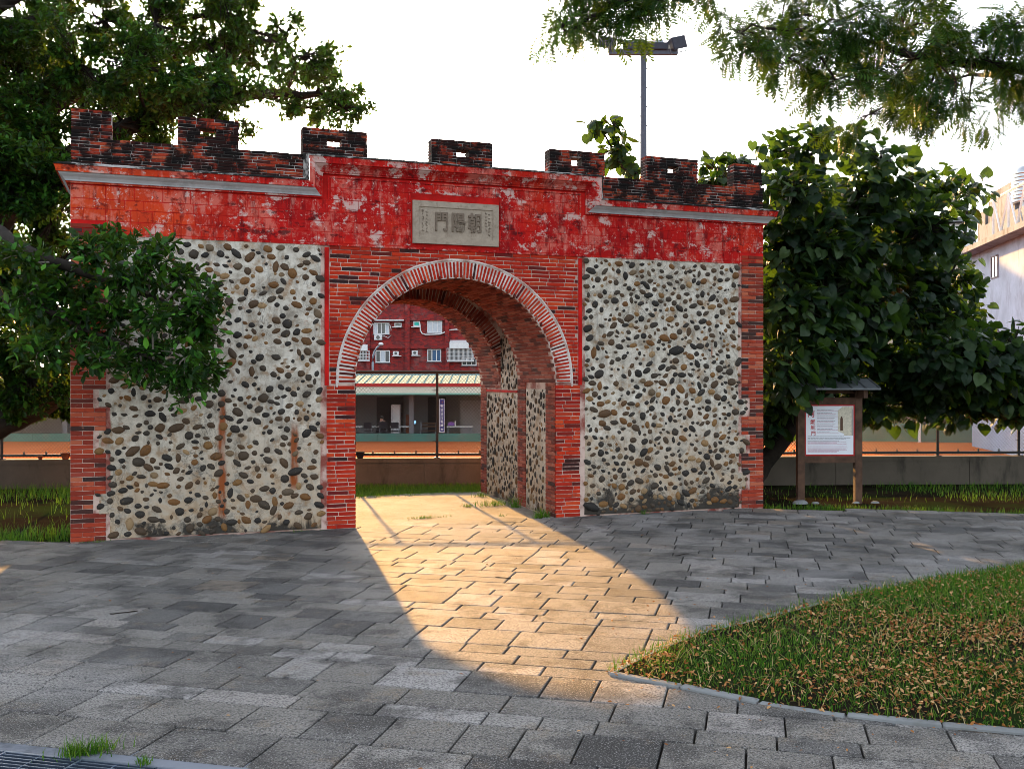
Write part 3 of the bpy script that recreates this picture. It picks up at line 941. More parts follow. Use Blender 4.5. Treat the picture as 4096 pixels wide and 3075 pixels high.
sweep([(.176, .155), (.190, .158), (.200, .12), (.228, .035), (.232, -.1)], 'coping', [M['coping']], ZC, DZ, 0, 0, cor)

# parapets and merlons
pt_ = [chamfer_template(.24, .20, .0345, .004, .0025, 70 + s) for s in range(5)]
PM = [shared('brick', V, F, M['brick_mold']) for V, F in pt_]
def parapet_rows(x0, x1, z0, z1, course, hole=None, th=.19):
    n = max(1, round((z1 - z0) / course)); ch = (z1 - z0) / n; out = []
    for k in range(n):
        z = z0 + (k + .5) * ch
        segs = [(x0, x1)]
        if hole and hole[2] < z < hole[3]: segs = [(x0, hole[0]), (hole[1], x1)]
        for a, b in segs:
            x = a - (k % 2) * .11 - random.uniform(0, .03)
            while x < b - .01:
                l_ = random.choice((.22, .22, .20, .11))
                p0, p1 = max(a, x), min(b, x + l_)
                if p1 - p0 > .03:
                    out.append(TRS(((p0 + p1) / 2, th / 2 - .006 + random.uniform(-.003, .003), z), ((p1 - p0 - .008) / .24, th / .20, (ch - .007) / .0345), (0, random.uniform(-.008, .008), random.uniform(-.006, .006))))
                x += l_
    return out
for x0, x1 in ((XL, -1.90), (1.90, XR)):
    g = MB(); g.box(x0 + .006, x1 - .006, .002, .17, 4.15, 4.463)
    o = g.build('parapet', M['mortar_mold'], GATE)
    pieces('brick', PM, o, parapet_rows(x0, x1, 4.175, 4.47, .0375), M['brick_mold_j'], pt_[0])
MER = [(-4.455, -4.03, None), (-3.34, -2.66, (-3.09, -2.92)), (-1.94, -1.155, (-1.64, -1.475)), (-.355, .45, (-.03, .13)), (1.22, 2.01, (1.53, 1.68)), (2.62, 3.41, (2.95, 3.11)), (3.975, 4.43, None)]
for x0, x1, h_ in MER:
    g = MB(); zt = 4.79 + random.uniform(-.01, .008)
    hz = (4.575, 4.685)
    if h_:
        g.box(x0 + .006, h_[0] - .004, .002, .17, 4.455, zt - .006); g.box(h_[1] + .004, x1 - .006, .002, .17, 4.455, zt - .006)
        g.box(h_[0] - .004, h_[1] + .004, .002, .17, 4.455, hz[0] - .004); g.box(h_[0] - .004, h_[1] + .004, .002, .17, hz[1] + .004, zt - .006)
    else:
        g.box(x0 + .006, x1 - .006, .002, .17, 4.455, zt - .006)
    o = g.build('merlon', M['mortar_mold'], GATE)
    if abs(x0) < 2 and x0 > -3: pass
    pieces('brick', PM, o, parapet_rows(x0, x1, 4.472, zt, .04, (h_[0], h_[1], hz[0], hz[1]) if h_ else None))

# stone plaque with raised border and three carved characters
px0, px1, pz0, pz1 = -.60, .515, 3.47, 4.0
g = MB(); g.box(px0, px1, -.03, .04, pz0, pz1)
plq = g.build('plaque', M['plaque'], GATE)
plq['label'] = 'grey stone plaque carved with three large characters'
g = MB(); b_ = .075
for (a, b, c2, d) in ((px0 + .001, px0 + b_, pz0 + .001, pz1 - .001), (px1 - b_, px1 - .001, pz0 + .001, pz1 - .001), (px0 + b_, px1 - b_, pz0 + .001, pz0 + b_), (px0 + b_, px1 - b_, pz1 - b_, pz1 - .001)):
    g.box(a, b, -.042, -.02, c2, d)
g.build('border', M['plaque'], plq)
for ch, xc in (('門', -.235), ('陽', -.02), ('朝', .20)):
    text_mesh(ch, .215, .010, Matrix.Translation((xc, -.034, 3.735)) @ Matrix.Rotation(R(90), 4, 'X') @ Matrix.Scale(1.18, 4, (0, 1, 0)) @ Matrix.Scale(.86, 4, (1, 0, 0)), 'carved_character', M['carved'], plq, .003)
g = MB(); rr = random.Random(3)                            # worn small inscription columns, no longer legible
for xc, z0, z1 in ((-.475, 3.60, 3.88), (-.425, 3.58, 3.86), (.345, 3.66, 3.88), (.385, 3.60, 3.86)):
    z = z1
    while z > z0:
        for _ in range(4):
            a = xc + rr.uniform(-.014, .008); b = z + rr.uniform(-.012, .012)
            if rr.random() < .5: g.box(a, a + rr.uniform(.008, .02), -.036, -.028, b, b + .004)
            else: g.box(a, a + .004, -.036, -.028, b, b + rr.uniform(.008, .018))
        z -= .042
g.build('worn_inscription', M['carved'], plq)

# passage: jamb brickwork, cobbled jamb panels and vault bricks
tb = chamfer_template(.24, .05, .0445, .004, .001, 90)
jb = MB(); jc = MB()
Vt, Ft = tb; Vt = np.array(Vt)
def jbrick(M4): 
    A = np.array(M4); jb.add(Vt @ A[:3, :3].T + A[:3, 3], Ft)
for side in (-1, 1):
    for ya, yb, zt in ((0.006, .335, ZS1), (1.10, Y1, ZS1), (2.87, Y3 - .01, ZS2)):
        n = round(zt / .0507)
        for k in range(n):
            y = ya; first = k % 2
            while y < yb - .02:
                l_ = .12 if first else .24
                first = 0
                e = min(yb, y + l_)
                if e - y > .03:
                    jbrick(TRS((side * (RA - .008 + .02) , (y + e) / 2, (k + .5) * zt / n), ((e - y - .006) / .24, 1, (zt / n - .006) / .0445), (0, 0, R(90))))
                y += l_
    pl = MB()
    for ya, yb, za, zb in ((.34, 1.095, .0, 1.66), (1.44, 2.865, 0., 1.60), (1.44, 2.19, 1.60, 3.74)):
        xf = side * (RA - .006)
        pl.box(*sorted((xf, side * (RA + .03))), ya, yb, za, zb)
    pl.box(*sorted((side * (RA - .02), side * (RA + .03))), 1.44, 2.86, 1.60, 1.635, mi=1)
    o = pl.build('passage_panel', [M['panel_p'], M['strip']], GATE)
    q = MB()
    for ya, yb, za, zb, nn in ((.34, 1.095, .0, 1.66, 95), (1.44, 2.865, 0., 1.60, 190), (1.44, 2.19, 1.64, 3.7, 140)):
        P = scatter(lambda x, z, r_: ya + r_ < x < yb - r_ and za + r_ < z < zb - r_, ya, yb, za, zb, nn, int(ya * 100))
        for y, z, r_ in P:
            V, F = random.choice(dt)
            A = np.array(TRS((side * (RA - .004), y, z), (r_ * random.uniform(.85, 1.05), r_ * .7, r_ * random.uniform(1., 1.5)), (0, 0, 0)) )
            rot = np.array(Matrix.Rotation(-side * R(90), 3, 'Z'))
            Vv = (np.array(V) * np.array([r_ * random.uniform(.85, 1.05), r_ * .7, r_ * random.uniform(1., 1.5)]))
            Vv = Vv @ np.array(Matrix.Rotation(random.uniform(-.5, .5), 3, 'Y')).T
            Vv = Vv @ np.array(Matrix.Rotation(-R(90) if side > 0 else R(90), 3, 'Z')).T
            q.add(Vv + np.array([side * (RA - .004), y, z]), F)
    q.build('passage_cobbles', M['cobble_j'], o, smooth=True, kind='stuff')
for ya, yb, zs in ((.0, Y1, ZS1), (Y2, Y3 - .005, ZS2)):
    n = round(math.pi * RA / .0507)
    for k in range(n):
        t = math.pi * (k + .5) / n
        y = ya + .004 - (k % 2) * .12
        while y < yb - .02:
            p0, p1 = max(ya + .004, y), min(yb, y + .24)
            if p1 - p0 > .04:
                rr_ = RA - .006 + .02
                jbrick(TRS((rr_ * math.cos(t), (p0 + p1) / 2, zs + rr_ * math.sin(t)), ((p1 - p0 - .007) / .24, 1, .95), (0, 0, 0)) @ Matrix.Rotation(-t, 4, 'Y') @ Matrix.Rotation(R(90), 4, 'Z'))
            y += .24
    if ya > 0:                                            # inner face of the rear arch seen from the front
        for k in range(90):
            t = math.pi * (k + .5) / 90; rr_ = RA + .10
            jbrick(TRS((rr_ * math.cos(t), ya + .018, zs + rr_ * math.sin(t))) @ Matrix.Rotation(-t, 4, 'Y') @ Matrix.Scale(.85, 4, (1, 0, 0)) @ Matrix.Scale(.8, 4, (0, 0, 1)))
jb.build('passage_brickwork', M['brick_soft'], GATE, kind='stuff')

# ------------------------------------------------------------------ grass helper
def blades(pts, hmin, hmax, wid, lean=.5, mb=None):
    pts = np.asarray(pts); k = len(pts)
    h = RNG.uniform(hmin, hmax, k); a = RNG.uniform(0, 2 * np.pi, k); ln = RNG.uniform(.1, lean, k) * h; wd = wid * RNG.uniform(.6, 1.3, k)
    d = np.stack([np.cos(a), np.sin(a), np.zeros(k)], 1); sdv = np.stack([-np.sin(a + RNG.uniform(-.6, .6, k)), np.cos(a), np.zeros(k)], 1)
    up = np.array([0, 0, 1.])
    b0 = pts - sdv * wd[:, None] / 2; b1 = pts + sdv * wd[:, None] / 2
    m_ = pts + up * (h * .6)[:, None] + d * (ln * .35)[:, None]
    m0 = m_ - sdv * wd[:, None] * .35; m1 = m_ + sdv * wd[:, None] * .35
    t_ = pts + up * h[:, None] + d * ln[:, None]
    V = np.stack([b0, b1, m1, m0, t_], 1).reshape(-1, 3)
    F = (np.arange(k) * 5)[:, None, None] + np.array([[0, 1, 2], [0, 2, 3], [3, 2, 4]])[None]
    mb = mb or MB()
    mb.v.append(V); mb.l.append((F + mb.c).reshape(-1)); mb.n.append(np.full(3 * k, 3)); mb.mi.append(np.zeros(3 * k)); mb.r.append(np.repeat(RNG.random(k), 5)); mb.c += 5 * k
    return mb
LX = np.array(LAWN)
def lawn_points(n, grow=0., xmax=6.2):
    out = []
    while len(out) < n:
        x, y = random.uniform(-1.1, xmax), random.uniform(-10, -3.9)
        if in_poly(x, y, LAWN):
            # fewer where the photograph's camera cannot see
            out.append((x, y))
    return out
def patchy(x, y): return .5 + .5 * math.sin(x * 2.1 + 1.3 * math.sin(y * 1.7)) * math.sin(y * 2.6 + 1.1 * math.sin(x * 1.3))
P = [(x, y, lawn_h(x, y) - .005) for x, y in lawn_points(90000) if random.random() < .35 + .65 * patchy(x, y)]
gm = blades(P, .015, .055, .006, 1.3)
P2 = [(x, y, lawn_h(x, y)) for x, y in lawn_points(26000) if x > 2.0 + random.uniform(-.5, .8) and y > -6.6]
blades(P2, .04, .10, .006, .9, gm)
rim = []
for q, a in along(LAWN[:9], .012):
    for _ in range(2): rim.append((q.x + random.gauss(0, .025), q.y + random.gauss(0, .03), -.01))
blades(rim, .03, .11, .005, 1.0, gm)
tag(gm.build('lawn_grass', M['grass']), 'short green grass of the leaf-strewn lawn', 'grass', kind='stuff')
# fallen leaves and straw
lv = np.array([(0, -.5, 0), (.26, -.1, .09), (.2, .28, .07), (0, .5, -.02), (-.2, .28, .10), (-.26, -.1, .06), (0, 0, -.03)])
lf = np.array([(0, 1, 6), (1, 2, 6), (2, 3, 6), (3, 4, 6), (4, 5, 6), (5, 0, 6)])
def rot_many(k, tilt):
    a = RNG.uniform(0, 2 * np.pi, k); b = RNG.normal(0, tilt, k); c = RNG.normal(0, tilt, k)
    ca, sa, cb, sb, cc, sc = np.cos(a), np.sin(a), np.cos(b), np.sin(b), np.cos(c), np.sin(c)
    Z = np.zeros(k); O = np.ones(k)
    Rz = np.stack([np.stack([ca, -sa, Z], 1), np.stack([sa, ca, Z], 1), np.stack([Z, Z, O], 1)], 1)
    Rx = np.stack([np.stack([O, Z, Z], 1), np.stack([Z, cb, -sb], 1), np.stack([Z, sb, cb], 1)], 1)
    Ry = np.stack([np.stack([cc, Z, sc], 1), np.stack([Z, O, Z], 1), np.stack([-sc, Z, cc], 1)], 1)
    return Rz @ Rx @ Ry
LP = []
for x, y in lawn_points(60000, xmax=6.):
    edge = 1 - patchy(x * 1.1 + 3, y)
    front = np.clip((-5.5 - .10 * x - y) / 1.4, 0, 1) if x > .3 else 1.
    if random.random() < .09 + .5 * float(np.clip((edge - .25) * 1.7, 0, 1)) * (.3 + .7 * front): LP.append((x, y, lawn_h(x, y) + random.uniform(.004, .05)))
for q, a in along(low[:7], .02):
    if random.random() < .8: LP.append((q.x + random.gauss(0, .05), q.y + abs(random.gauss(0, .06)), .015))
LP = np.array(LP)
lm = MB()
lm.many(lv, lf, rot_many(len(LP), .45) * RNG.uniform(.016, .038, len(LP))[:, None, None], LP)
tag(lm.build('leaf_litter', M['litter']), 'brown fallen leaves scattered over the lawn', 'fallen leaves', kind='stuff')
sp = [(x, y, lawn_h(x, y) + .01) for x, y in lawn_points(4000)]
tag(blades(sp, .02, .07, .005, 4.0).build('dry_straw', M['straw']), 'pale dry grass stalks lying on the lawn', 'straw', kind='stuff')
# a few leaves and twigs blown onto the paving
LP = np.array([(random.uniform(-6, 4), random.uniform(-8, 2.5), .006) for _ in range(130)] + [(random.uniform(-1.2, 2), random.uniform(-8, -6.2), .006) for _ in range(110)] + [(random.uniform(-.8, 4), random.uniform(-6.2, -4.3), .006) for _ in range(120)])
LP = np.array([q for q in LP if not in_poly(q[0], q[1], LAWN) and (q[1] < -.1 or abs(q[0]) < 1.2)])
lm = MB(); lm.many(lv, lf, rot_many(len(LP), .25) * RNG.uniform(.012, .03, len(LP))[:, None, None], LP)
tag(lm.build('stray_leaves', M['litter']), 'stray dry leaves blown over the paving', 'fallen leaves', kind='stuff')
for x, y, L, a, lb in ((-3.9, -3.75, .22, .2, 'bare twig on shaded paving before the rust-streaked panel'), (-.55, -3.5, .16, 2.4, 'bare twig lying in the patch of sunlight'), (-1.9, -1.5, .25, .9, 'long bare twig on shaded paving before the left pier'), (1.4, -3.0, .2, .4, 'bare twig on shaded paving before the right cobble panel')):
    pts = [(x + L * t * math.cos(a) + random.uniform(-.012, .012), y + L * t * math.sin(a) + random.uniform(-.012, .012), .006) for t in np.linspace(0, 1, 6)]
    tag(MB().tube(pts, .004, 5).build('twig', M['bark'], smooth=True), lb, 'twig', 'twigs on the paving')

# grass beyond and beside the gate
def strip_points(n, f):
    out = []
    while len(out) < n:
        q = f()
        if q: out.append(q)
    return out
def back_strip():
    x = random.uniform(-5., 16) if random.random() < .5 else random.uniform(-2.5, 3.5); yf = fence_y(x) - .18
    d = random.random() * (2.2 if x < 4.6 else 2.6)
    y = yf - d
    if abs(x) < 4.6 and y < (2.98 + .2 * random.random() if abs(x) < 1.25 else 3.22): return None
    if x > 4.3 and random.random() < (.93 if x < 8 else .45): return None
    return (x, y, -.06)
gm = blades(strip_points(26000, back_strip), .04, .12, .007, .8)
def left_strip():
    x = random.uniform(-8.5, -4.5); y = random.uniform(.25, 6.4)
    if y > fence_y(x) - .2: return None
    k = .9 if y < 1.2 else (.5 if y > 4.8 else .04)
    return (x, y, -.06) if random.random() < k * (.4 + patchy(x * 1.7, y)) else None
blades(strip_points(5000, left_strip), .05, .19, .007, .8, gm)
def right_strip():
    x = random.uniform(4.5, 9.5); y = random.uniform(-3.4, .8)
    lim = -.14 - .5 * (x - 4.4) ** 1.15
    if y < lim - .02 or y > lim + .8: return None
    return (x, y, -.06) if random.random() < .3 + .7 * patchy(x * 1.5, y * 2) else None
blades(strip_points(2600, right_strip), .03, .10, .006, .8, gm)
tag(gm.build('verge_grass', M['grass']), 'green grass verge round the gate and along the fence wall', 'grass', kind='stuff')

def tuft(x, y, n, rad, hmax, label, ex=1.):
    pts = [(random.gauss(0, rad * ex), random.gauss(0, rad / ex), -.02) for _ in range(n)]
    o = blades(np.array(pts), hmax * .4, hmax, .006, 1.1).build('grass_tuft', M['grass'])
    o.matrix_basis = Matrix.Translation((x, y, .0)); PW[o.name] = o.matrix_basis.copy()
    tag(o, label, 'weed')
tuft(-.26, .59, 120, .07, .06, 'low weed patch alone on the sunlit threshold', 2.)
tuft(.58, 1.54, 50, .04, .07, 'small sprout of weeds on the passage floor, farther in')
tuft(.98, 1.55, 190, .09, .12, 'spreading weeds along the passage wall beside the inner pilaster', 1.6)
tuft(1.16, .12, 200, .055, .15, 'bushy weed clump at the foot of the right arch pier')
tuft(1.2, 1.22, 70, .03, .22, 'upright weed growing between passage panel and inner pilaster')
tuft(.72, .45, 25, .02, .05, 'tiny weed in the sunlit floor before the right pier')
tuft(1.12, 2.55, 90, .06, .12, 'weeds at the far end of the passage wall')
tuft(-3.86, -6.70, 260, .045, .10, 'dense grass clump beside the steel drain grating', 1.6)
tuft(-3.60, -6.93, 60, .018, .06, 'small withered sprout in a paving joint near the drain')
tuft(-4.2, -.08, 70, .05, .06, 'moss-like weed at the foot of the left brick quoin', 2.)
tuft(-1.95, -.06, 60, .06, .06, 'low weed at the panel foot beside the left arch pier', 2.)
tuft(2.55, -.06, 50, .03, .09, 'weed sprouting from the black foot of the cobble panel')
# ------------------------------------------------------------------ drain with steel grating
DR = thing('drain_channel', (DRAIN[0].x, DRAIN[0].y, 0), 'dark concrete drain channel with steel grating at the paving edge', 'drain')
def dp(a, b, z): q = DRAIN[0] + dd * a + dn * b; return (q.x, q.y, z)
def dbox(mb, a0, a1, b0, b1, z0, z1):
    V = [dp(a, b, z) for a in (a0, a1) for b in (b0, b1) for z in (z0, z1)]
    mb.add(V, [(0, 1, 3, 2), (4, 6, 7, 5), (0, 4, 5, 1), (2, 3, 7, 6), (0, 2, 6, 4), (1, 5, 7, 3)])
g = MB(); dbox(g, -1.5, 1.85, -.17, -.01, -.05, -.008); dbox(g, -1.5, 1.85, -.62, -.40, -.05, -.004); dbox(g, -1.5, 1.85, -.40, -.17, -.14, -.11)
g.build('channel', M['dark_conc'], DR)
for a in np.arange(-1.1, 1.7, .42):
    gr = MB(); dbox(gr, a, a + .41, -.40, -.385, -.045, -.004); dbox(gr, a, a + .41, -.185, -.17, -.045, -.004)
    go = gr.build('grating', M['steel_blue'], DR)
    for k in range(6):
        b = MB(); dbox(b, a + .003, a + .407, -.372 + k * .033, -.364 + k * .033, -.04, -.006); b.build('bar', M['steel_blue'], go)
    b = MB(); dbox(b, a, a + .012, -.384, -.186, -.045, -.0045); dbox(b, a + .2, a + .208, -.384, -.186, -.045, -.008); b.build('cross_bar', M['steel_blue'], go)

# ------------------------------------------------------------------ low wall and chain-link fence
FL = thing('low_wall', (.6, fence_y(.6), 0), 'low stained concrete retaining wall under the chain-link fence', 'wall')
def fp(s, d, z): q = FA + u * s + nrm * d; return (q.x, q.y, z)
def fbox(mb, s0, s1, d0, d1, z0, z1):
    V = [fp(s, d, z) for s in (s0, s1) for d in (d0, d1) for z in (z0, z1)]
    mb.add(V, [(0, 1, 3, 2), (4, 6, 7, 5), (0, 4, 5, 1), (2, 3, 7, 6), (0, 2, 6, 4), (1, 5, 7, 3)])
LT = (FB - FA).length
s_ = 4.
while s_ < LT - 8:
    g = MB(); fbox(g, s_ + .004, s_ + 2.396, -.10, .10, -.3, .36); fbox(g, s_ + .002, s_ + 2.398, -.115, .12, .36, .435); g.build('wall_segment', M['retain'], FL)
    s_ += 2.4
FN = thing('chain_link_fence', fp(28, 0, .43), 'black chain-link fence on top of the low concrete wall', 'fence')
s_post = (Vector((.94, 4.5)) - FA).dot(u)
k0 = int((s_post - 6) / 1.475)
s_ = s_post - k0 * 1.475
while s_ < LT - 10:
    g = MB(); g.tube([fp(s_, 0, .435), fp(s_, 0, 1.93)], .024, 8); fbox(g, s_ - .05, s_ + .05, -.05, .05, .435, .447)
    po = g.build('post', M['fence'], FN, smooth=False)
    g = MB()
    for zz in (.72, 1.15, 1.6): g.tube([fp(s_ - .08, -.01, zz), fp(s_ + .0, -.01, zz)], .008, 5)
    g.build('bracket', M['fence'], po)
    for q in (.37, .74, 1.11):
        g = MB(); fbox(g, s_ + q - .012, s_ + q + .012, -.012, .012, .50, .56); g.build('clip', M['fence'], po)
    s_ += 1.475
g = MB(); fbox(g, 5, LT - 9, -.02, .02, .475, .515); g.build('bottom_rail', M['fence'], FN)
g = MB(); g.tube([fp(5, 0, 1.92), fp(LT - 9, 0, 1.92)], .026, 8); g.build('top_rail', M['fence'], FN)
wm = MB(); T0 = []; dz_ = 1.92 - .455; n = int((LT - 14) / .058)
tv = np.array([(a, b, z) for z in (0, 1) for a, b in ((-1, -1), (1, -1), (1, 1), (-1, 1))], float); tfq = np.array([(0, 1, 5, 4), (1, 2, 6, 5), (2, 3, 7, 6), (3, 0, 4, 7)])
for sg in (-1, 1):
    A = np.zeros((n, 3, 3)); T = np.zeros((n, 3)); wr = .0021
    for k in range(n):
        s0 = 5 + k * .058 + (0 if sg > 0 else dz_ * .9)
        base = fp(s0, .004 * sg, .455)
        dirv = np.array([u.x * sg * .9 * dz_, u.y * sg * .9 * dz_, dz_])
        A[k, :, 0] = np.array([u.x, u.y, 0]) * wr * 1.3; A[k, :, 1] = np.array([nrm.x, nrm.y, 0]) * wr; A[k, :, 2] = dirv
        T[k] = base
    wm.many(tv, tfq, A, T)
wm.build('wire_mesh', M['wire'], FN)
# clay pots standing on the wall
pp = [(-5.42, 1., .10), (-5.02, .55, .07), (-5.7, .45, .06), (-4.85, .5, .05)]
def pot(x, r_, label, dark):
    q = FA + u * ((Vector((x, 0)) - FA).dot(u) / 1.) 
    q = Vector((x, fence_y(x)))
    o = thing('clay_pot', (q.x - nrm.x * .075, q.y - nrm.y * .075, .435), label, 'pot')
    mb = MB(); mb.lathe([(r_ * .62, 0), (r_ * .75, r_ * .3), (r_ * .98, r_ * 1.3), (r_ * 1.08, r_ * 1.32), (r_ * 1.08, r_ * 1.55), (r_ * .9, r_ * 1.55), (r_ * .85, r_ * 1.3)], (q.x - nrm.x * .075, q.y - nrm.y * .075, .436))
    mb.build('bowl', M['dark'] if dark else M['clay_pot'], o, smooth=True)
    mb = MB(); mb.lathe([(r_ * .84, 0), (r_ * .5, r_ * .10), (r_ * .1, r_ * .14)], (q.x - nrm.x * .075, q.y - nrm.y * .075, .436 + r_ * 1.28)); mb.build('earth', M['soil'], o)
pot(-5.02, .075, 'round brown clay pot on the low wall behind the banyan limb', False)
pot(-5.42, .042, 'smaller orange clay pot on the low wall beside the fence post', False)
pot(-.27, .075, 'dark rounded pot on the low wall seen through the arch', True)

# ------------------------------------------------------------------ information board
SB = thing('information_board', (5.88, .42, 0), 'roofed timber information board with white printed panel beside the gate', 'sign', rz=-R(19))
SW = PW[SB.name]
def sbuild(mb, name, mat, parent, smooth=False): return mb.build(name, mat, parent, smooth=smooth, M4=SW)
for x in (-.43, .43):
    g = MB(); g.box(x - .052, x + .052, -.05, .05, -.1, 1.62); sbuild(g, 'post', M['wood'], SB)
for z in (.60, 1.47):
    g = MB(); g.box(-.377, .377, -.045, .045, z - .05, z + .05); sbuild(g, 'rail', M['wood'], SB)
g = MB(); g.box(-.39, .39, -.030, .02, .652, 1.418); fr_ = sbuild(g, 'frame', M['red_trim'], SB)
g = MB(); g.box(-.355, .352, -.036, -.02, .675, 1.395); pn = sbuild(g, 'panel', M['board'], SB)
pn['label'] = 'white printed panel with red characters down its left side'
for ch, x, z, s in (('阿', -.275, 1.27, .105), ('緱', -.255, 1.155, .075), ('城', -.252, 1.07, .075), ('門', -.245, .985, .07)):
    text_mesh(ch, s, .0015, SW @ Matrix.Translation((x, -.0385, z)) @ Matrix.Rotation(R(90), 4, 'X'), 'title_character', M['ink_red'], pn)
rr = random.Random(9)
def lines(z0, z1, step, x0, x1, h_, gap, name, mat):
    mb = MB(); z = z1
    while z > z0:
        x = x0; xe = x1 - rr.random() * (x1 - x0) * .35
        while x < xe:
            l_ = rr.uniform(.012, .05); mb.box(x, min(x + l_, xe), -.0385, -.035, z, z + h_); x += l_ + gap
        z -= step
    sbuild(mb, name, mat, pn)['kind'] = 'stuff'
lines(.985, 1.33, .040, -.19, .10, .008, .006, 'text_lines', M['ink_grey'])
lines(.985, 1.315, .040, -.19, .14, .007, .005, 'text_lines', M['ink_pink'])
lines(.87, .94, .022, -.33, .33, .009, .006, 'text_lines', M['ink_grey'])
lines(.81, .86, .018, -.33, .33, .008, .004, 'text_lines', M['ink_pink'])
lines(.70, .79, .017, -.33, .33, .008, .004, 'text_lines', M['ink_pink'])
g = MB(); g.prism([(.12, 1.02), (.21, .985), (.21, .955), (.345, .955), (.345, 1.385), (.19, 1.385), (.12, 1.33)], -.0385, -.035); sbuild(g, 'gate_picture', M['ink_cream'], pn)
g = MB(); g.prism([(.155, 1.03), (.195, 1.03), (.195, 1.20), (.185, 1.235), (.175, 1.245), (.162, 1.23), (.155, 1.2)], -.040, -.038); sbuild(g, 'gate_picture_doorway', M['ink_brown'], pn)
g = MB(); g.box(.325, .347, -.040, -.038, .958, 1.35); sbuild(g, 'gate_picture_edge', M['ink_sky'], pn)
g = MB(); g.box(-.36, .36, -.02, .02, 1.58, 1.66); g.box(-.02, .02, -.36, .28, 1.655, 1.69); sbuild(g, 'roof_beam', M['wood'], SB)
for x in (-.43, .43):
    g = MB(); g.prism([(x - .03, 1.52), (x + .03, 1.52), (x + .03, 1.64), (x - .03, 1.64)], -.33, .27); sbuild(g, 'roof_bracket', M['wood'], SB)
rf = MB(); rf.add([(-.62, -.42, 1.665), (.62, -.42, 1.665), (.62, .02, 1.80), (-.62, .02, 1.80), (-.62, .36, 1.68), (.62, .36, 1.68),
                   (-.62, -.42, 1.64), (.62, -.42, 1.64), (.62, .02, 1.775), (-.62, .02, 1.775), (-.62, .36, 1.655), (.62, .36, 1.655)],
                  [(0, 1, 2, 3), (3, 2, 5, 4), (7, 6, 9, 8), (8, 9, 10, 11), (6, 7, 1, 0), (4, 5, 11, 10), (1, 7, 8, 2), (2, 8, 11, 5), (0, 3, 9, 6), (3, 4, 10, 9)])
ro = sbuild(rf, 'roof', M['slate'], SB)
for x in np.linspace(-.6, .6, 7):
    g = MB(); g.tube([(x, -.425, 1.672), (x, .02, 1.807)], .011, 5); sbuild(g, 'seam', M['slate'], ro)
for x, y, s, lb in ((5.35, .38, .13, 'large flat grey stone at the left post of the information board'), (5.55, .30, .07, 'small grey stone between the posts beside the left board post'), (6.15, .15, .06, 'small grey stone just inside the right board post'), (6.42, .06, .07, 'grey stone just outside the right board post')):
    mb = MB(); V, F = dome(int(x * 100)); V = [(a * s, -c2 * s * .7, -b * s * .55) for a, b, c2 in V]; mb.add(V, [f[::-1] for f in F])
    o = mb.build('footing_stone', M['kerb'], smooth=False); o.matrix_basis = Matrix.Translation((x, y, -.03)); PW[o.name] = o.matrix_basis.copy()
    tag(o, lb, 'stone', 'stones at the board posts')

# ------------------------------------------------------------------ trees
def leaf_template(kind):
    if kind == 'ficus':
        V = [(0, 0, 0), (.17, .35, .04), (.22, .68, .03), (0, 1., -.10), (-.22, .68, .03), (-.17, .35, .04), (0, .5, -.03)]
        F = [(0, 1, 6), (1, 2, 6), (2, 3, 6), (3, 4, 6), (4, 5, 6), (5, 0, 6)]
    else:
        V = [(0, .0, 0), (.22, -.16, .03), (.46, .02, .02), (.50, .32, -.02), (.30, .68, -.06), (0, 1., -.16), (-.30, .68, -.06), (-.50, .32, -.02), (-.46, .02, .02), (-.22, -.16, .03), (0, .4, .07)]
        F = [(i, (i + 1) % 10, 10) for i in range(10)]
    return np.array(V), np.array(F)
def frames(dirs, droop=.0):
    """rotation matrices with local y along dirs and a random-ish up"""
    d = dirs / np.linalg.norm(dirs, axis=1, keepdims=True)
    up = np.tile(np.array([0, 0, 1.]), (len(d), 1)) + RNG.normal(0, .45, d.shape)
    x = np.cross(d, up); x /= np.linalg.norm(x, axis=1, keepdims=True) + 1e-9
    z = np.cross(x, d)
    return np.stack([x, d, z], 2)
def cluster_pts(C, rad, n, flat=.8):
    P = RNG.normal(0, 1, (n, 3)); P /= np.linalg.norm(P, axis=1, keepdims=True)
    P *= (RNG.random(n) ** .45)[:, None]
    return np.array(C) + P * np.array([rad, rad, rad * flat])
def limb(mb, pts, r0, r1, seg=9, wob=.0):
    P = [Vector(p) for p in pts]; out = []
    for i in range(len(P) - 1):                           # catmull-rom
        a, b, c2, d = P[max(i - 1, 0)], P[i], P[i + 1], P[min(i + 2, len(P) - 1)]
        for t in (0, .25, .5, .75):
            q = .5 * ((2 * b) + (c2 - a) * t + (2 * a - 5 * b + 4 * c2 - d) * t * t + (3 * b - a - 3 * c2 + d) * t ** 3)
            out.append(q + Vector((random.uniform(-wob, wob), random.uniform(-wob, wob), random.uniform(-wob, wob))))
    out.append(P[-1])
    n = len(out)
    mb.tube(out, [r0 + (r1 - r0) * (k / (n - 1)) ** .8 for k in range(n)], seg)
    return out
def nearest(pts, C):
    C = Vector(C); return min(pts, key=lambda q: (q - C).length)

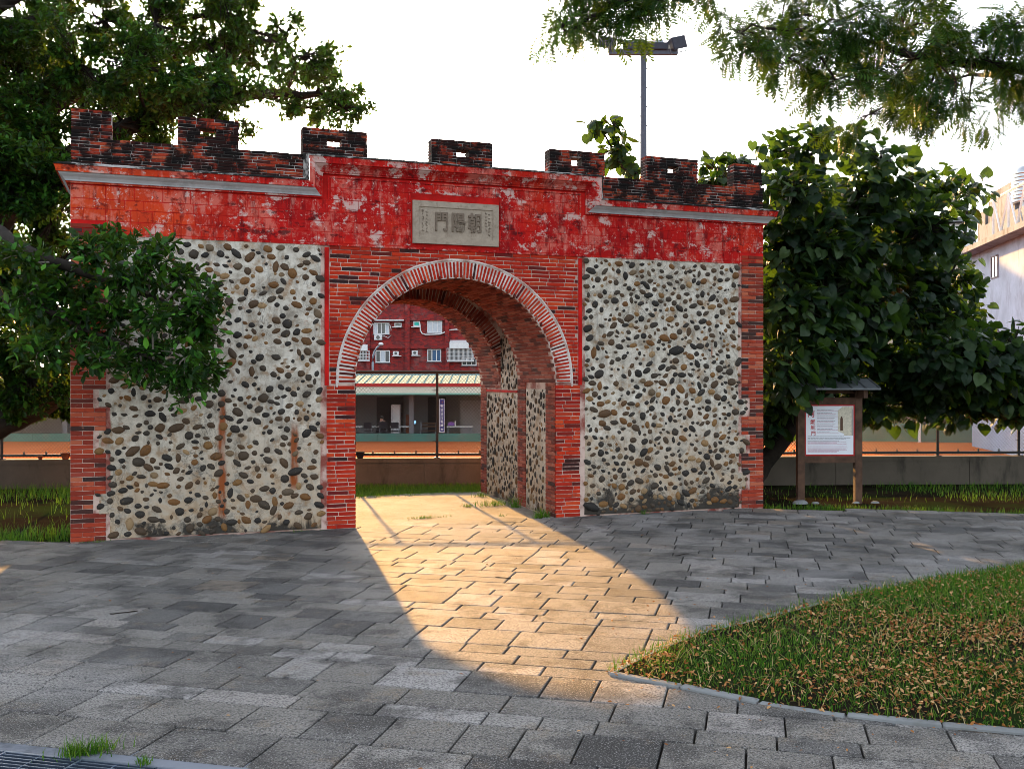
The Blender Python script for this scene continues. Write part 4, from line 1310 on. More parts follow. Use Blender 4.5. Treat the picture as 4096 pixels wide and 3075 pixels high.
# banyan on the left
BT = thing('banyan_tree', (-6.3, 5.2, 0), 'large banyan whose leafy boughs hang over the left end of the gate', 'tree')
g = MB(); sk = []
limb(g, [(-6.5, 5.25, -.1), (-6.4, 5.2, .5), (-6.25, 5.1, 1.1), (-6.35, 5.0, 2.2), (-6.3, 4.8, 3.4)], .42, .26, 12, .03)
sk += limb(g, [(-6.35, 5.15, .75), (-5.95, 5.1, 1.1), (-5.35, 4.9, 1.38), (-4.8, 4.7, 1.75), (-4.1, 4.5, 2.5), (-3.6, 4.3, 3.6), (-3.0, 4.2, 4.6)], .30, .10, 10, .02)
sk += limb(g, [(-6.3, 4.8, 3.2), (-5.6, 4.3, 4.4), (-4.6, 4.0, 5.2), (-3.4, 3.8, 5.8), (-2.2, 3.9, 6.2), (-1.2, 3.9, 6.3), (-.75, 4.0, 6.35)], .24, .025, 8, .02)
sk += limb(g, [(-6.3, 4.8, 3.3), (-6.0, 4.9, 4.8), (-5.2, 5.2, 6.0), (-4.0, 5.2, 6.8), (-2.8, 4.6, 7.1), (-1.6, 4.5, 7.3)], .22, .03, 8, .02)
sk += limb(g, [(-6.3, 4.8, 3.3), (-6.6, 4.2, 5.0), (-6.2, 4.0, 6.6), (-5.2, 4.2, 7.6), (-4.0, 4.5, 8.0)], .2, .04, 8, .02)
skf = limb(g, [(-6.3, 4.8, 3.2), (-6.1, 3.4, 3.6), (-5.7, 1.6, 3.7), (-5.2, .2, 3.4), (-4.7, -.7, 3.05), (-4.1, -.9, 2.85), (-3.5, -1.0, 2.6), (-3.15, -1.0, 2.35)], .15, .015, 8, .015)
skf += limb(g, [(-5.2, .2, 3.4), (-4.9, -.4, 2.9), (-4.6, -.9, 2.5), (-4.0, -1.0, 2.2), (-3.5, -1.2, 1.95)], .05, .012, 7, .01)
skf += limb(g, [(-5.4, 1.0, 3.55), (-5.2, -.2, 2.9), (-4.9, -.7, 2.4)], .05, .012, 7, .01)
up_c = [(-5.4, 3.7, 6.9), (-5.1, 6.6, 7.8), (-4.4, 6.0, 7.8), (-3.6, 3.5, 7.0), (-2.8, 4.3, 7.5), (-2.2, 3.9, 7.2), (-1.6, 4.5, 7.4), (-5.6, 6.5, 7.1), (-4.6, 3.2, 6.2), (-3.9, 2.7, 6.1), (-3.2, 5.9, 7.2), (-2.6, 3.9, 6.6), (-1.8, 5.1, 7.0), (-1.7, 1.8, 6.2), (-1.2, 3.5, 6.4), (-.6, 4.5, 6.5), (-5.3, 4.1, 5.8), (-4.9, 6.9, 6.6), (-4.0, 6.4, 6.6), (-3.2, 2.5, 5.7), (-2.6, 2.2, 5.7), (-1.8, 4.1, 6.2), (-1.0, 5.5, 6.5), (-.9, 3.1, 5.9), (-4.1, 3.6, 5.5), (-3.7, 4.3, 5.7), (-3.2, 2.5, 5.5), (-5.3, 4.0, 7.6), (-4.5, 4.7, 7.9), (-3.6, 4.6, 8.0), (-2.7, 3.1, 7.5)]
left_c = [(-5.7, 5.8, 5.5), (-5.3, 5.6, 5.5), (-5.3, 2.7, 4.4), (-4.9, 2.7, 4.4), (-5.7, 5.3, 4.3), (-5.1, 4.8, 4.2), (-5.4, 4.7, 3.6), (-4.9, 3.4, 3.4), (-5.5, 4.6, 3.0), (-5.1, 4.4, 2.8), (-5.5, 4.5, 2.3), (-4.9, 2.9, 2.2), (-5.3, 3.9, 1.8), (-5.0, 3.7, 5.0), (-6.2, 5.2, 5.5), (-6.4, 6.1, 4.6), (-6.4, 6.0, 3.4), (-5.9, 3.2, 5.6), (-5.8, 2.2, 4.6), (-5.9, 2.0, 3.4), (-5.5, 2.4, 2.9), (-6.3, 3.0, 2.4), (-6.0, 4.2, 1.9), (-6.8, 4.6, 2.6), (-7.2, 3.5, 3.4), (-7.0, 3.2, 4.6), (-6.8, 3.6, 5.6), (-6.6, 2.4, 5.0), (-6.4, 4.6, 6.6), (-5.6, 5.0, 6.4), (-5.6, 5.5, 1.5), (-5.0, 5.3, 1.5), (-6.2, 5.6, 1.45), (-4.6, 5.2, 1.6), (-5.4, 4.9, 1.55)]
front_c = [(-4.8, -1.1, 3.0), (-4.5, -.8, 2.8), (-4.8, -.9, 2.6), (-4.5, -.7, 2.5), (-4.9, -.5, 2.3), (-4.6, -1.4, 2.1), (-4.2, -1.6, 3.0), (-4.0, -.6, 3.25), (-3.6, -1.4, 3.05), (-3.9, -1.4, 2.8), (-4.3, -.35, 2.7), (-3.7, -1.1, 2.8), (-3.3, -.8, 2.85), (-3.1, -1.3, 2.6), (-4.0, -.8, 2.5), (-3.6, -1.6, 2.4), (-3.3, -1.1, 2.4), (-3.1, -.9, 2.3), (-4.3, -.9, 2.3), (-4.0, -.7, 2.1), (-3.6, -.9, 2.1), (-3.3, -1.6, 2.0), (-3.1, -1.0, 1.9), (-3.7, -1.0, 1.9), (-3.3, -1.3, 1.72), (-4.1, -1.5, 2.0)]
Vf, Ff = leaf_template('ficus')
def rosettes(mb, mbt, C, rad, n_ros, per, size, flat=.8, src=None, tmi=0):
    if rad > .4:
        sub = cluster_pts(C, rad, 9, flat)
        P = np.concatenate([cluster_pts(q_, rad * random.uniform(.22, .5), n_ros // 9, .8) for q_ in sub]); n_ros = len(P)
    else:
        P = cluster_pts(C, rad, n_ros, flat)
    ax = RNG.normal(0, .6, (n_ros, 3)) + (P - np.array(C)) / rad * .8 + np.array([0, 0, .25])
    allT = np.repeat(P, per, 0); dirs = np.repeat(ax / np.linalg.norm(ax, axis=1, keepdims=True), per, 0) * .55 + RNG.normal(0, .62, (n_ros * per, 3))
    allT = allT + RNG.normal(0, .02, allT.shape)
    A = frames(dirs) * (size * RNG.uniform(.65, 1.2, n_ros * per))[:, None, None]
    mb.many(Vf, Ff, A, allT)
    for k in range(0, n_ros, 3):
        q = src if src is not None else Vector(C)
        mbt.tube([q, (q + Vector(P[k])) * .5 + Vector((0, 0, .03)), Vector(P[k])], [.008, .005, .002], 4, cap=False, mi=tmi)
fol = MB()
for C in up_c:
    q = nearest(sk, C); tw = (q + Vector(C)) * .5 + Vector((random.uniform(-.1, .1), random.uniform(-.1, .1), .08))
    g.tube([q, tw, Vector(C)], [.03, .02, .01], 6, cap=False)
    edge = C[0] > -1.9
    rosettes(fol, g, C, .46 if edge else .72, 140 if edge else (300 if C[0] > -3.7 else 430), 6, .10, .85, Vector(C))
for C in left_c:
    q = nearest(sk + skf, C); g.tube([q, (q + Vector(C)) * .5, Vector(C)], [.03, .02, .01], 6, cap=False)
    rosettes(fol, g, C, .7 if C[2] > 1.7 else .45, 400, 6, .11, .85, Vector(C))
cr = fol.build('crown', M['ficus_j'], BT, kind='stuff')
fb = MB(); tw = g
for C in front_c:
    q = nearest(skf, C); tw.tube([q, (q + Vector(C)) * .5 + Vector((0, 0, -.03)), Vector(C)], [.014, .01, .006], 5, cap=False, mi=1)
    rosettes(fb, tw, C, random.uniform(.18, .30), 40, 6, .115, .8, Vector(C), tmi=1)
g.build('trunk', [M['bark'], M['bark_pale']], BT, smooth=True)
bo = fb.build('front_bough', M['ficus_j'], BT, kind='stuff')
bo['label'] = 'glossy green bough hanging in front of the wall'
# the largest leaves of the front bough, one by one
M['ficus_bright'] = leaf_mat('banyan_skylit_leaf', (.02, .10, .012), (.05, .20, .02), (.11, .32, .03), tf=.2, joined=False)  # brighter copy of the leaf green, skylight on the front leaves put into it
lm_ = [shared('leaf', Vf, [tuple(f) for f in Ff], M['ficus_bright'])]
PV = np.concatenate([cluster_pts((c0[0], c0[1] - .12, c0[2]), .26, 12, .9) for c0 in front_c])[:300]
A = frames(RNG.normal(0, .7, (len(PV), 3)) + np.array([0, -.5, .1]))
for k in range(len(PV)):
    M4 = Matrix.Translation(PV[k]) @ Matrix([list(r_) for r_ in A[k]]).to_4x4() @ Matrix.Scale(random.uniform(.09, .14), 4)
    link(bpy.data.objects.new('leaf', lm_[0]), bo, M4)

# heart-leaved tree on the right
HT = thing('heart_leaved_tree', (5.4, 1.35, 0), 'dark dense tree with big heart-shaped leaves behind the right end of the gate', 'tree')
g = MB()
sk = limb(g, [(5.05, 1.45, -.1), (5.35, 1.5, .35), (5.75, 1.5, .75), (6.2, 1.4, 1.4), (6.7, 1.2, 2.2), (7.0, 1.1, 3.4), (7.1, 1.0, 4.5)], .20, .05, 9, .015)
sk += limb(g, [(5.0, 1.5, -.1), (4.98, 1.6, .8), (5.1, 1.5, 1.8), (5.4, 1.3, 3.0), (5.6, 1.1, 4.2), (5.8, .9, 5.2)], .16, .04, 9, .015)
sk += limb(g, [(6.7, 1.2, 2.2), (7.8, 1.3, 2.8), (8.8, 1.4, 3.2), (9.4, 1.4, 4.2)], .09, .03, 8, .01)
sk += limb(g, [(6.2, 1.4, 1.4), (7.4, 1.4, 1.8), (8.8, 1.2, 1.9), (10.2, 1.0, 1.9)], .08, .03, 8, .01)
hc = [(5.5, 1.1, 5.3), (5.8, .6, 5.4), (6.7, 1.1, 5.5), (6.8, .4, 5.1), (7.0, .1, 4.7), (8.2, .6, 4.8), (9.6, 1.5, 5.0), (6.5, 2.3, 4.8), (7.0, 2.0, 4.9), (6.6, .6, 4.5), (7.7, 1.1, 4.4), (7.7, .4, 4.1), (5.4, .9, 3.8), (5.8, .6, 3.8), (6.5, .7, 3.7), (8.3, 2.0, 3.8), (8.7, 1.6, 3.5), (9.2, 1.3, 3.5), (6.5, 2.3, 3.1), (6.0, .7, 3.0), (6.8, .8, 2.9), (7.9, 1.3, 2.9), (8.7, 1.3, 2.8), (9.4, 1.4, 2.9), (6.5, 2.3, 2.3), (5.8, .5, 2.2), (7.2, 1.5, 2.2), (7.9, 1.4, 2.1), (8.2, .8, 2.0), (8.0, .0, 2.1), (6.0, 1.5, 1.75), (8.5, 1.5, 1.9), (9.0, 1.4, 1.9), (8.9, .7, 1.95), (9.0, .0, 2.2), (10.3, 1.0, 1.7), (10.8, .7, 1.9), (5.35, .55, 4.5), (5.2, .5, 2.9), (5.15, .45, 1.9), (6.6, 1.9, 4.0), (7.4, 1.6, 3.6), (5.15, 1.3, 1.35), (5.35, 1.9, 1.15), (5.2, 2.3, .85), (5.6, 2.3, 1.2), (6.2, 2.2, 1.35), (7.0, 2.2, 1.5), (7.7, 2.0, 1.5), (8.4, 1.8, 1.5), (9.1, 1.6, 1.5), (9.8, 1.4, 1.5), (10.5, 1.2, 1.5), (11.2, 1.0, 1.5), (11.9, .7, 1.5), (11.2, .4, 2.3), (11.0, .8, 3.2), (12.0, .4, 2.6), (6.2, 1.8, 2.6), (5.6, 1.6, 3.3), (7.2, 1.9, 2.9)]
sp1 = [(2.6, 1.7, 5.6), (2.9, 1.6, 5.6), (3.0, 1.6, 5.3), (3.1, 1.7, 5.1), (3.2, 1.5, 4.9), (2.9, 1.7, 5.2)]
sp2 = [(4.6, 1.6, 5.1), (4.9, 1.5, 5.2), (5.0, 1.3, 5.1), (4.4, 1.4, 4.8), (4.5, 1.2, 4.8), (5.0, 1.4, 4.9)]
sks = limb(g, [(5.1, 1.5, 1.8), (4.75, 1.55, 3.6), (4.3, 1.5, 4.5), (3.7, 1.6, 4.65), (3.1, 1.65, 5.0), (2.75, 1.7, 5.55)], .06, .012, 7, .01)
sks += limb(g, [(4.75, 1.55, 3.6), (4.8, 1.5, 4.5), (4.9, 1.4, 5.1)], .04, .012, 7, .01)
Vh, Fh = leaf_template('heart')
fh = MB(); big = []
def hearts(C, rad, n, size, src, flat=.85, objs=0):
    P = cluster_pts(C, rad, n, flat)
    d = RNG.normal(0, .55, (n, 3)) + (P - np.array(C)) / rad * .5 + np.array([-.05, -.25, -.55])
    A = frames(d) ; sc = size * RNG.uniform(.6, 1.2, n)
    order = np.argsort(P[:, 1])
    for k in order[:objs]: big.append((P[k], A[k], sc[k]))
    rest = order[objs:]
    fh.many(Vh, Fh, A[rest] * sc[rest][:, None, None], P[rest])
    for k in range(0, n, 3):
        g.tube([src, (src + Vector(P[k])) * .5 + Vector((0, 0, .05)), Vector(P[k])], [.010, .006, .003], 4, cap=False)
for C in hc:
    q = nearest(sk, C); g.tube([q, (q + Vector(C)) * .5 + Vector((0, 0, .06)), Vector(C)], [.03, .02, .01], 6, cap=False)
    edge = C[2] > 4.6 or (C[0] > 9.1 and C[2] > 2.5)
    hearts(C, .48 if edge else .66, 75 if edge else 250, .19, Vector(C), objs=5)
for C in sp1 + sp2:
    q = nearest(sks, C); g.tube([q, (q + Vector(C)) * .5, Vector(C)], [.012, .009, .006], 5, cap=False)
    hearts(C, .22, 26, .18, Vector(C), objs=6)
g.build('trunk', M['bark'], HT, smooth=True)
hcr = fh.build('crown', M['hib_j'], HT, kind='stuff')
hm = shared('leaf', Vh, [tuple(f) for f in Fh], M['hib'])
for P_, A_, s_ in big[:300]:
    link(bpy.data.objects.new('leaf', hm), hcr, Matrix.Translation(P_) @ Matrix([list(r_) for r_ in A_]).to_4x4() @ Matrix.Scale(s_, 4))

# feathery tree rooted in the lawn, its boughs overhead
OT = thing('feathery_tree', (5.2, -6.3, 0), 'tall feathery-leaved tree on the lawn whose boughs hang overhead', 'tree')
g = MB()
limb(g, [(5.25, -6.3, -.1), (5.2, -6.3, .8), (5.1, -6.25, 2.2), (5.0, -6.1, 3.6), (4.9, -6.0, 5.0)], .24, .16, 12, .02)
sk = limb(g, [(4.95, -6.05, 3.9), (4.5, -5.6, 4.3), (3.8, -5.0, 4.6), (3.0, -4.6, 4.75), (2.2, -4.5, 4.9), (1.5, -4.4, 4.9)], .085, .012, 8, .015)
sk += limb(g, [(4.9, -6.0, 4.9), (4.2, -5.4, 5.5), (3.0, -4.8, 5.6), (1.8, -4.4, 5.5), (.8, -4.1, 5.3), (.1, -4.0, 5.0), (-.25, -4.05, 4.75)], .10, .010, 8, .015)
sk += limb(g, [(3.8, -5.0, 4.6), (3.9, -4.5, 4.7), (4.2, -4.0, 4.9)], .04, .012, 7, .01)
sk += limb(g, [(4.9, -6.0, 5.0), (5.6, -6.2, 6.2), (6.2, -6.8, 7.0)], .12, .03, 8, .01)
oc = [(1.4, -4.2, 4.9), (1.3, -4.6, 4.6), (2.1, -3.8, 5.2), (1.5, -4.8, 4.5), (2.2, -4.1, 5.2), (2.0, -4.4, 4.7), (1.9, -5.0, 4.8), (2.5, -4.2, 4.8), (1.8, -5.0, 4.3), (2.5, -4.4, 4.5), (1.7, -4.9, 4.2), (2.1, -5.0, 4.8), (2.8, -4.5, 4.7), (3.3, -3.9, 4.7), (2.5, -5.0, 4.8), (2.7, -4.9, 4.6), (3.2, -4.2, 4.6), (3.3, -3.6, 4.5), (3.3, -4.4, 4.4), (3.2, -4.7, 5.0), (4.2, -3.8, 5.1), (2.8, -5.3, 4.3), (4.1, -4.1, 4.5), (3.4, -5.0, 4.9), (3.2, -5.3, 4.5), (3.3, -5.4, 4.8), (3.7, -5.1, 4.6), (4.5, -4.3, 4.7), (3.2, -5.2, 4.2), (4.2, -4.7, 4.0), (2.6, -4.0, 5.4), (1.8, -4.3, 5.3), (3.3, -4.4, 5.4), (3.5, -5.5, 4.6), (3.6, -5.6, 4.1),
      (-.2, -4.1, 5.0), (.2, -3.5, 5.1), (.1, -4.3, 4.9), (.5, -3.9, 5.0), (.4, -4.5, 4.9), (-.3, -4.1, 4.72), (.2, -3.6, 5.0), (.1, -4.2, 4.85), (.1, -4.0, 5.2), (.5, -4.1, 5.2), (.9, -4.2, 5.2), (5.6, -6.2, 6.4), (6.2, -6.8, 7.1), (5.0, -6.8, 6.2), (4.6, -5.4, 5.8)]
fv = []; ff = []
for k in range(7):                                        # one frond: rachis with paired leaflets
    y = .12 + k * .13
    for sx in (-1, 1):
        L = .36 * (1 - .35 * abs(k - 2.8) / 4); b = len(fv)
        fv += [(0, y, 0), (sx * L * .5, y + .035 + L * .25, -.02), (sx * L, y + L * .55, -.06), (sx * L * .55, y + .14 + L * .22, -.02)]
        ff += [(b, b + 1, b + 2), (b, b + 2, b + 3)]
b = len(fv); fv += [(-.008, 0, 0), (.008, 0, 0), (0, 1.0, -.03)]; ff += [(b, b + 1, b + 2)]
fv = np.array(fv); fv[:, 2] -= .25 * fv[:, 1] ** 2
ff = np.array(ff)
fo = MB()
for C in oc:
    if C[0] < 1.: C = (C[0], C[1], C[2] + .07)
    elif C[2] < 4.25: continue
    q = nearest(sk, C); g.tube([q, (q + Vector(C)) * .5 + Vector((0, 0, .06)), Vector(C)], [.014, .010, .006], 5, cap=False)
    n = 66 if C[0] > 1 else 42
    sub = cluster_pts(C, .36 if C[0] > 1 else .26, 6, .6)
    P = np.concatenate([cluster_pts(q_, random.uniform(.07, .15), n // 6, .7) for q_ in sub]); n = len(P)
    d = RNG.normal(0, .6, (n, 3)) + (P - np.array(C)) * 2.2 + np.array([0, 0, -.45])
    fo.many(fv, ff, frames(d) * (.20 * RNG.uniform(.6, 1.2, n))[:, None, None], P)
    for k in range(0, n, 4):
        g.tube([Vector(C), (Vector(C) + Vector(P[k])) * .5 + Vector((0, 0, .03)), Vector(P[k])], [.005, .003, .002], 4, cap=False)
g.build('trunk', M['bark'], OT, smooth=True)
fo.build('crown', M['pinn_j'], OT, kind='stuff')

# ------------------------------------------------------------------ beyond the fence (court frame: x across, y away)
def bbuild(mb, name, mat, parent, smooth=False): return mb.build(name, mat, parent, smooth=smooth, M4=BF)
def bthing(name, x, y, z, label, cat, group=None):
    q = bf(x, y, z); return thing(name, (q.x, q.y, q.z), label, cat, group, rz=-TH)
def lat(px, D): return (px - 2048) / 3950 * D
def zz(py, D): return 1.8 - (py - 1515) / 3950 * D

# green wall along the far side of the court
GW = bthing('court_wall', -8, 51.6, CZ, 'low green painted wall along the far side of the clay court', 'wall')
x = -40.
while x < 9:
    g = MB(); g.box(x + .01, x + 2.99, 51.5, 51.65, CZ - .1, CZ + .42); bbuild(g, 'wall_segment', M['green_wall'], GW); x += 3
GW2 = bthing('court_wall', 20, 50, CZ, 'green court wall with white posts turning in front of the grey houses', 'wall')
pa, pb = Vector((9.5, 54.)), Vector((42., 46.))
dq = (pb - pa).normalized(); nq_ = Vector((-dq.y, dq.x))
for k in range(11):
    a = pa + dq * (k * 3.); b = pa + dq * (k * 3. + 2.98)
    g = MB(); V = [(q.x + nq_.x * t, q.y + nq_.y * t, z) for q in (a, b) for t in (0, .15) for z in (CZ - .1, CZ + .95)]
    g.add(V, [(0, 1, 3, 2), (4, 6, 7, 5), (0, 4, 5, 1), (2, 3, 7, 6), (0, 2, 6, 4), (1, 5, 7, 3)]); bbuild(g, 'wall_segment', M['green_wall'], GW2)
    g = MB(); g.tube([(a.x - .1, a.y - .1, CZ), (a.x - .1, a.y - .1, CZ + (2.4 if k % 2 else 1.2))], .07, 6); bbuild(g, 'post', M['fence'] if k not in (2, 4) else M['white'], GW2)

# clubhouse
CH = bthing('clubhouse', -9, 54, CZ, 'open-fronted clubhouse with mint metal roof across the court', 'building')
X0, X1 = -34., 4.
g = MB(); g.box(X0, X1, 52.2, 61, CZ - .1, CZ + .02); bbuild(g, 'floor', M['grey_wall'], CH)
g = MB(); g.box(X0, X1, 60, 60.2, CZ, 1.6); g.box(X0, X0 + .2, 53.5, 60, CZ, 1.4); g.box(X1 - .2, X1, 53.5, 60, CZ, 1.4); bbuild(g, 'wall', M['interior'], CH)
g = MB(); g.add([(X0, 52.0, 1.45), (X1, 52.0, 1.45), (X1, 57, 2.12), (X0, 57, 2.12), (X0, 61.5, 1.5), (X1, 61.5, 1.5), (X0, 52.0, 1.40), (X1, 52.0, 1.40), (X1, 57, 2.07), (X0, 57, 2.07), (X0, 61.5, 1.45), (X1, 61.5, 1.45)],
                [(0, 1, 2, 3), (3, 2, 5, 4), (7, 6, 9, 8), (8, 9, 10, 11), (6, 7, 1, 0), (4, 5, 11, 10), (1, 7, 8, 2), (2, 8, 11, 5), (0, 3, 9, 6), (3, 4, 10, 9)])
ro = bbuild(g, 'roof', M['mint'], CH)
for x in np.arange(X0, X1, .45):
    g.__init__(); g.box(x - .03, x + .03, 52.0, 52.02, 1.45, 1.48); g.add([(x - .03, 52.0, 1.455), (x + .03, 52.0, 1.455), (x + .03, 57, 2.13), (x - .03, 57, 2.13), (x, 52.0, 1.50), (x, 57, 2.17)], [(0, 4, 5, 3), (4, 1, 2, 5), (0, 1, 4), (3, 5, 2)])
    if x > -16 : bbuild(g, 'roof_rib', M['mint'], ro)
g = MB(); g.box(X0, X1, 56.7, 57.3, 2.10, 2.19); bbuild(g, 'ridge_cap', M['red_trim'], ro)
g = MB(); g.box(X0, X1, 51.9, 52.0, 1.39, 1.56); bbuild(g, 'red_fascia', M['red_trim'], CH)
g = MB(); g.add([(X0, 51.95, 1.39), (X1, 51.95, 1.39), (X1, 51.5, 1.06), (X0, 51.5, 1.06), (X0, 51.95, 1.34), (X1, 51.95, 1.34), (X1, 51.5, 1.02), (X0, 51.5, 1.02)], [(3, 2, 1, 0), (4, 5, 6, 7), (0, 1, 5, 4), (7, 6, 2, 3)]); bbuild(g, 'eave_canopy', M['cream'], CH)
g = MB(); g.box(X0, X1, 51.4, 51.5, .97, 1.06); bbuild(g, 'gutter', M['green_edge'], CH)
for x in (-30, -24, -18, -12.6, -5.4, 1.5):
    g = MB(); g.box(x - .12, x + .12, 53.0, 53.24, CZ, 1.45); bbuild(g, 'pillar', M['interior'], CH)
for x0_, x1_ in ((-8.2, -6.6), (-5.1, -4.0)):
    g = MB(); g.box(x0_, x1_, 59.8, 59.98, CZ, .7); bbuild(g, 'rear_opening', M['dark'], CH)
g = MB(); g.box(-3.0, -1.2, 57.0, 57.2, CZ, .55); bbuild(g, 'partition', M['grey_wall'], CH)
def table(xa, xb, label):
    D = 53.6; t = bthing('folding_table', (xa + xb) / 2, D, CZ, label, 'table')
    zt_ = zz(1704, D)
    g = MB(); g.box(xa, xb, D - .3, D + .3, zt_ - .04, zt_); bbuild(g, 'tabletop', M['white'], t)
    for x in (xa + .06, xb - .06):
        for y in (D - .25, D + .25):
            g = MB(); g.tube([(x, y, CZ + .02), (x, y, zt_ - .04)], .018, 5); bbuild(g, 'leg', M['steel'], t)
def chair(x, y, label, turn=0.):
    t = bthing('chair', x, y, CZ, label, 'chair', 'chairs at the clubhouse tables')
    zs = CZ + .45
    g = MB(); g.box(x - .22, x + .22, y - .22, y + .22, zs, zs + .05); bbuild(g, 'seat', M['dark'], t)
    g = MB(); g.box(x - .21, x + .21, y - .24, y - .20, zs + .18, zs + .50); bbuild(g, 'backrest', M['dark'], t)
    for a in (-.2, .2):
        g = MB(); g.tube([(x + a, y - .22, CZ + .02), (x + a, y - .22, zs + .5)], .014, 5); bbuild(g, 'leg', M['steel'], t)
        g = MB(); g.tube([(x + a, y + .2, CZ + .02), (x + a, y + .2, zs)], .014, 5); bbuild(g, 'leg', M['steel'], t)
zx = lambda v: lat(1410 + v * .235, 53.6)
table(zx(-150), zx(172), 'folding table farthest from the refrigerator in the clubhouse')
table(zx(218), zx(505), 'folding table where the person sits in the clubhouse')
table(zx(648), zx(1030), 'folding table in front of the clubhouse refrigerator')
table(zx(1610), zx(2050), 'folding table with purple bag beside the blue banner')
chair(zx(297), 53.0, 'empty chair beside the seated person'); chair(zx(555), 53.0, 'chair the person sits on'); chair(zx(750), 53.0, 'empty chair in front of the refrigerator')
# refrigerator, screen, box, bench, banner, bag, bottle
FR = bthing('refrigerator', zx(740), 55.2, CZ, 'pale grey two-door refrigerator inside the clubhouse', 'refrigerator')
xa, xb = zx(668) * 1.03, zx(812) * 1.03
g = MB(); g.box(xa, xb, 55.0, 55.6, CZ + .05, .36); bbuild(g, 'body', M['white'], FR)
g = MB(); g.box(xa + .01, xb - .01, 54.96, 55.0, -.14, .35); bbuild(g, 'freezer_door', M['white'], FR)
g = MB(); g.box(xa + .01, xb - .01, 54.96, 55.0, CZ + .08, -.17); bbuild(g, 'door', M['white'], FR)
g = MB(); g.box(xa + .05, xa + .08, 54.93, 54.96, -.1, .1); g.box(xa + .05, xa + .08, 54.93, 54.96, -.5, -.22); bbuild(g, 'handle', M['steel'], FR)
SC = bthing('monitor', zx(1050), 53.6, zz(1704, 53.6), 'small lit blue screen on the clubhouse table', 'monitor')
zt_ = zz(1704, 53.6)
g = MB(); g.box(zx(1020), zx(1078), 53.6, 53.64, zt_ + .12, zt_ + .30); bbuild(g, 'screen', M['screen'], SC)
g = MB(); g.tube([(zx(1049), 53.63, zt_), (zx(1049), 53.63, zt_ + .14)], .02, 6); g.box(zx(1030), zx(1068), 53.55, 53.7, zt_, zt_ + .015); bbuild(g, 'stand', M['dark'], SC)
RB = bthing('storage_crate', zx(960), 56, CZ, 'dark red plastic crates stacked behind the clubhouse table', 'crate')
for k in range(3):
    g = MB(); g.box(zx(900) * 1.04, zx(1010) * 1.04, 56, 56.4, CZ + .42 * k, CZ + .42 * k + .36); g.box(zx(896) * 1.04, zx(1014) * 1.04, 55.98, 56.42, CZ + .42 * k + .36, CZ + .42 * k + .41); bbuild(g, 'crate_tier', M['clay_pot'], RB)
BN_ = bthing('bench', zx(1280), 54, CZ, 'dark slatted bench against the clubhouse wall', 'bench')
for y in (53.9, 54.02, 54.14):
    g = MB(); g.box(zx(1140), zx(1420), y, y + .09, CZ + .42, CZ + .46); bbuild(g, 'slat', M['wood'], BN_)
for z in (.62, .78):
    g = MB(); g.box(zx(1140), zx(1420), 54.25, 54.29, CZ + z, CZ + z + .09); bbuild(g, 'back_slat', M['wood'], BN_)
for q in (1150, 1410):
    g = MB(); g.box(zx(q) - .03, zx(q) + .03, 53.9, 54.25, CZ + .02, CZ + .42); g.box(zx(q) - .03, zx(q) + .03, 54.2, 54.25, CZ + .42, CZ + .88); bbuild(g, 'leg', M['steel'], BN_)
DB = 51.45
BA = bthing('banner', lat(1767, DB), DB, zz(1729, DB), 'tall blue banner with white characters and white border', 'banner')
ba, bb = lat(1757.5, DB), lat(1778, DB); bz0, bz1 = zz(1729, DB), zz(1596, DB)
g = MB(); g.box(ba, bb, DB, DB + .03, bz0, bz1); bbuild(g, 'cloth', M['banner'], BA)
g = MB(); e = .025
g.box(ba, ba + e, DB - .01, DB, bz0, bz1); g.box(bb - e, bb, DB - .01, DB, bz0, bz1); g.box(ba + e, bb - e, DB - .01, DB, bz0, bz0 + e); g.box(ba + e, bb - e, DB - .01, DB, bz1 - e, bz1); bbuild(g, 'border', M['white'], BA)
for k, ch in enumerate('軟式競技乾時大'):
    text_mesh(ch, .17, .002, BF @ Matrix.Translation(((ba + bb) / 2, DB - .004, bz1 - .36 - k * .205)) @ Matrix.Rotation(R(90), 4, 'X'), 'character', M['white'], BA)
g = MB(); g.prism([(ba + .06, bz1 - .17), (bb - .09, bz1 - .13), (bb - .05, bz1 - .18), (bb - .08, bz1 - .20)], DB - .006, DB); bbuild(g, 'emblem', M['clay_pot'], BA)
BG = bthing('bag', zx(1680), 53.5, zt_, 'purple bag lying on the table beside the banner', 'bag')
g = MB(); x = zx(1680); zq = zz(1700, 53.6)
g.prism([(x - .18, zq), (x + .2, zq), (x + .16, zq + .12), (x, zq + .2), (x - .14, zq + .15)], 53.4, 53.6); bbuild(g, 'body', M['purple'], BG)
g = MB(); g.tube([(x - .08, 53.5, zq + .16), (x - .04, 53.5, zq + .27), (x + .05, 53.5, zq + .27), (x + .09, 53.5, zq + .15)], .012, 5); bbuild(g, 'strap', M['dark'], BG)
BO = bthing('bottle', zx(1750), 53.5, zt_, 'tall white bottle on the table beside the purple bag', 'bottle')
g = MB(); g.lathe([(.035, 0), (.04, .02), (.04, .2), (.016, .26), (.016, .30)], (zx(1750), 53.5, zt_ + .002), 10); bbuild(g, 'body', M['white'], BO, True)
g = MB(); g.lathe([(.018, 0), (.018, .03)], (zx(1750), 53.5, zt_ + .302), 8); bbuild(g, 'cap', M['purple'], BO, True)

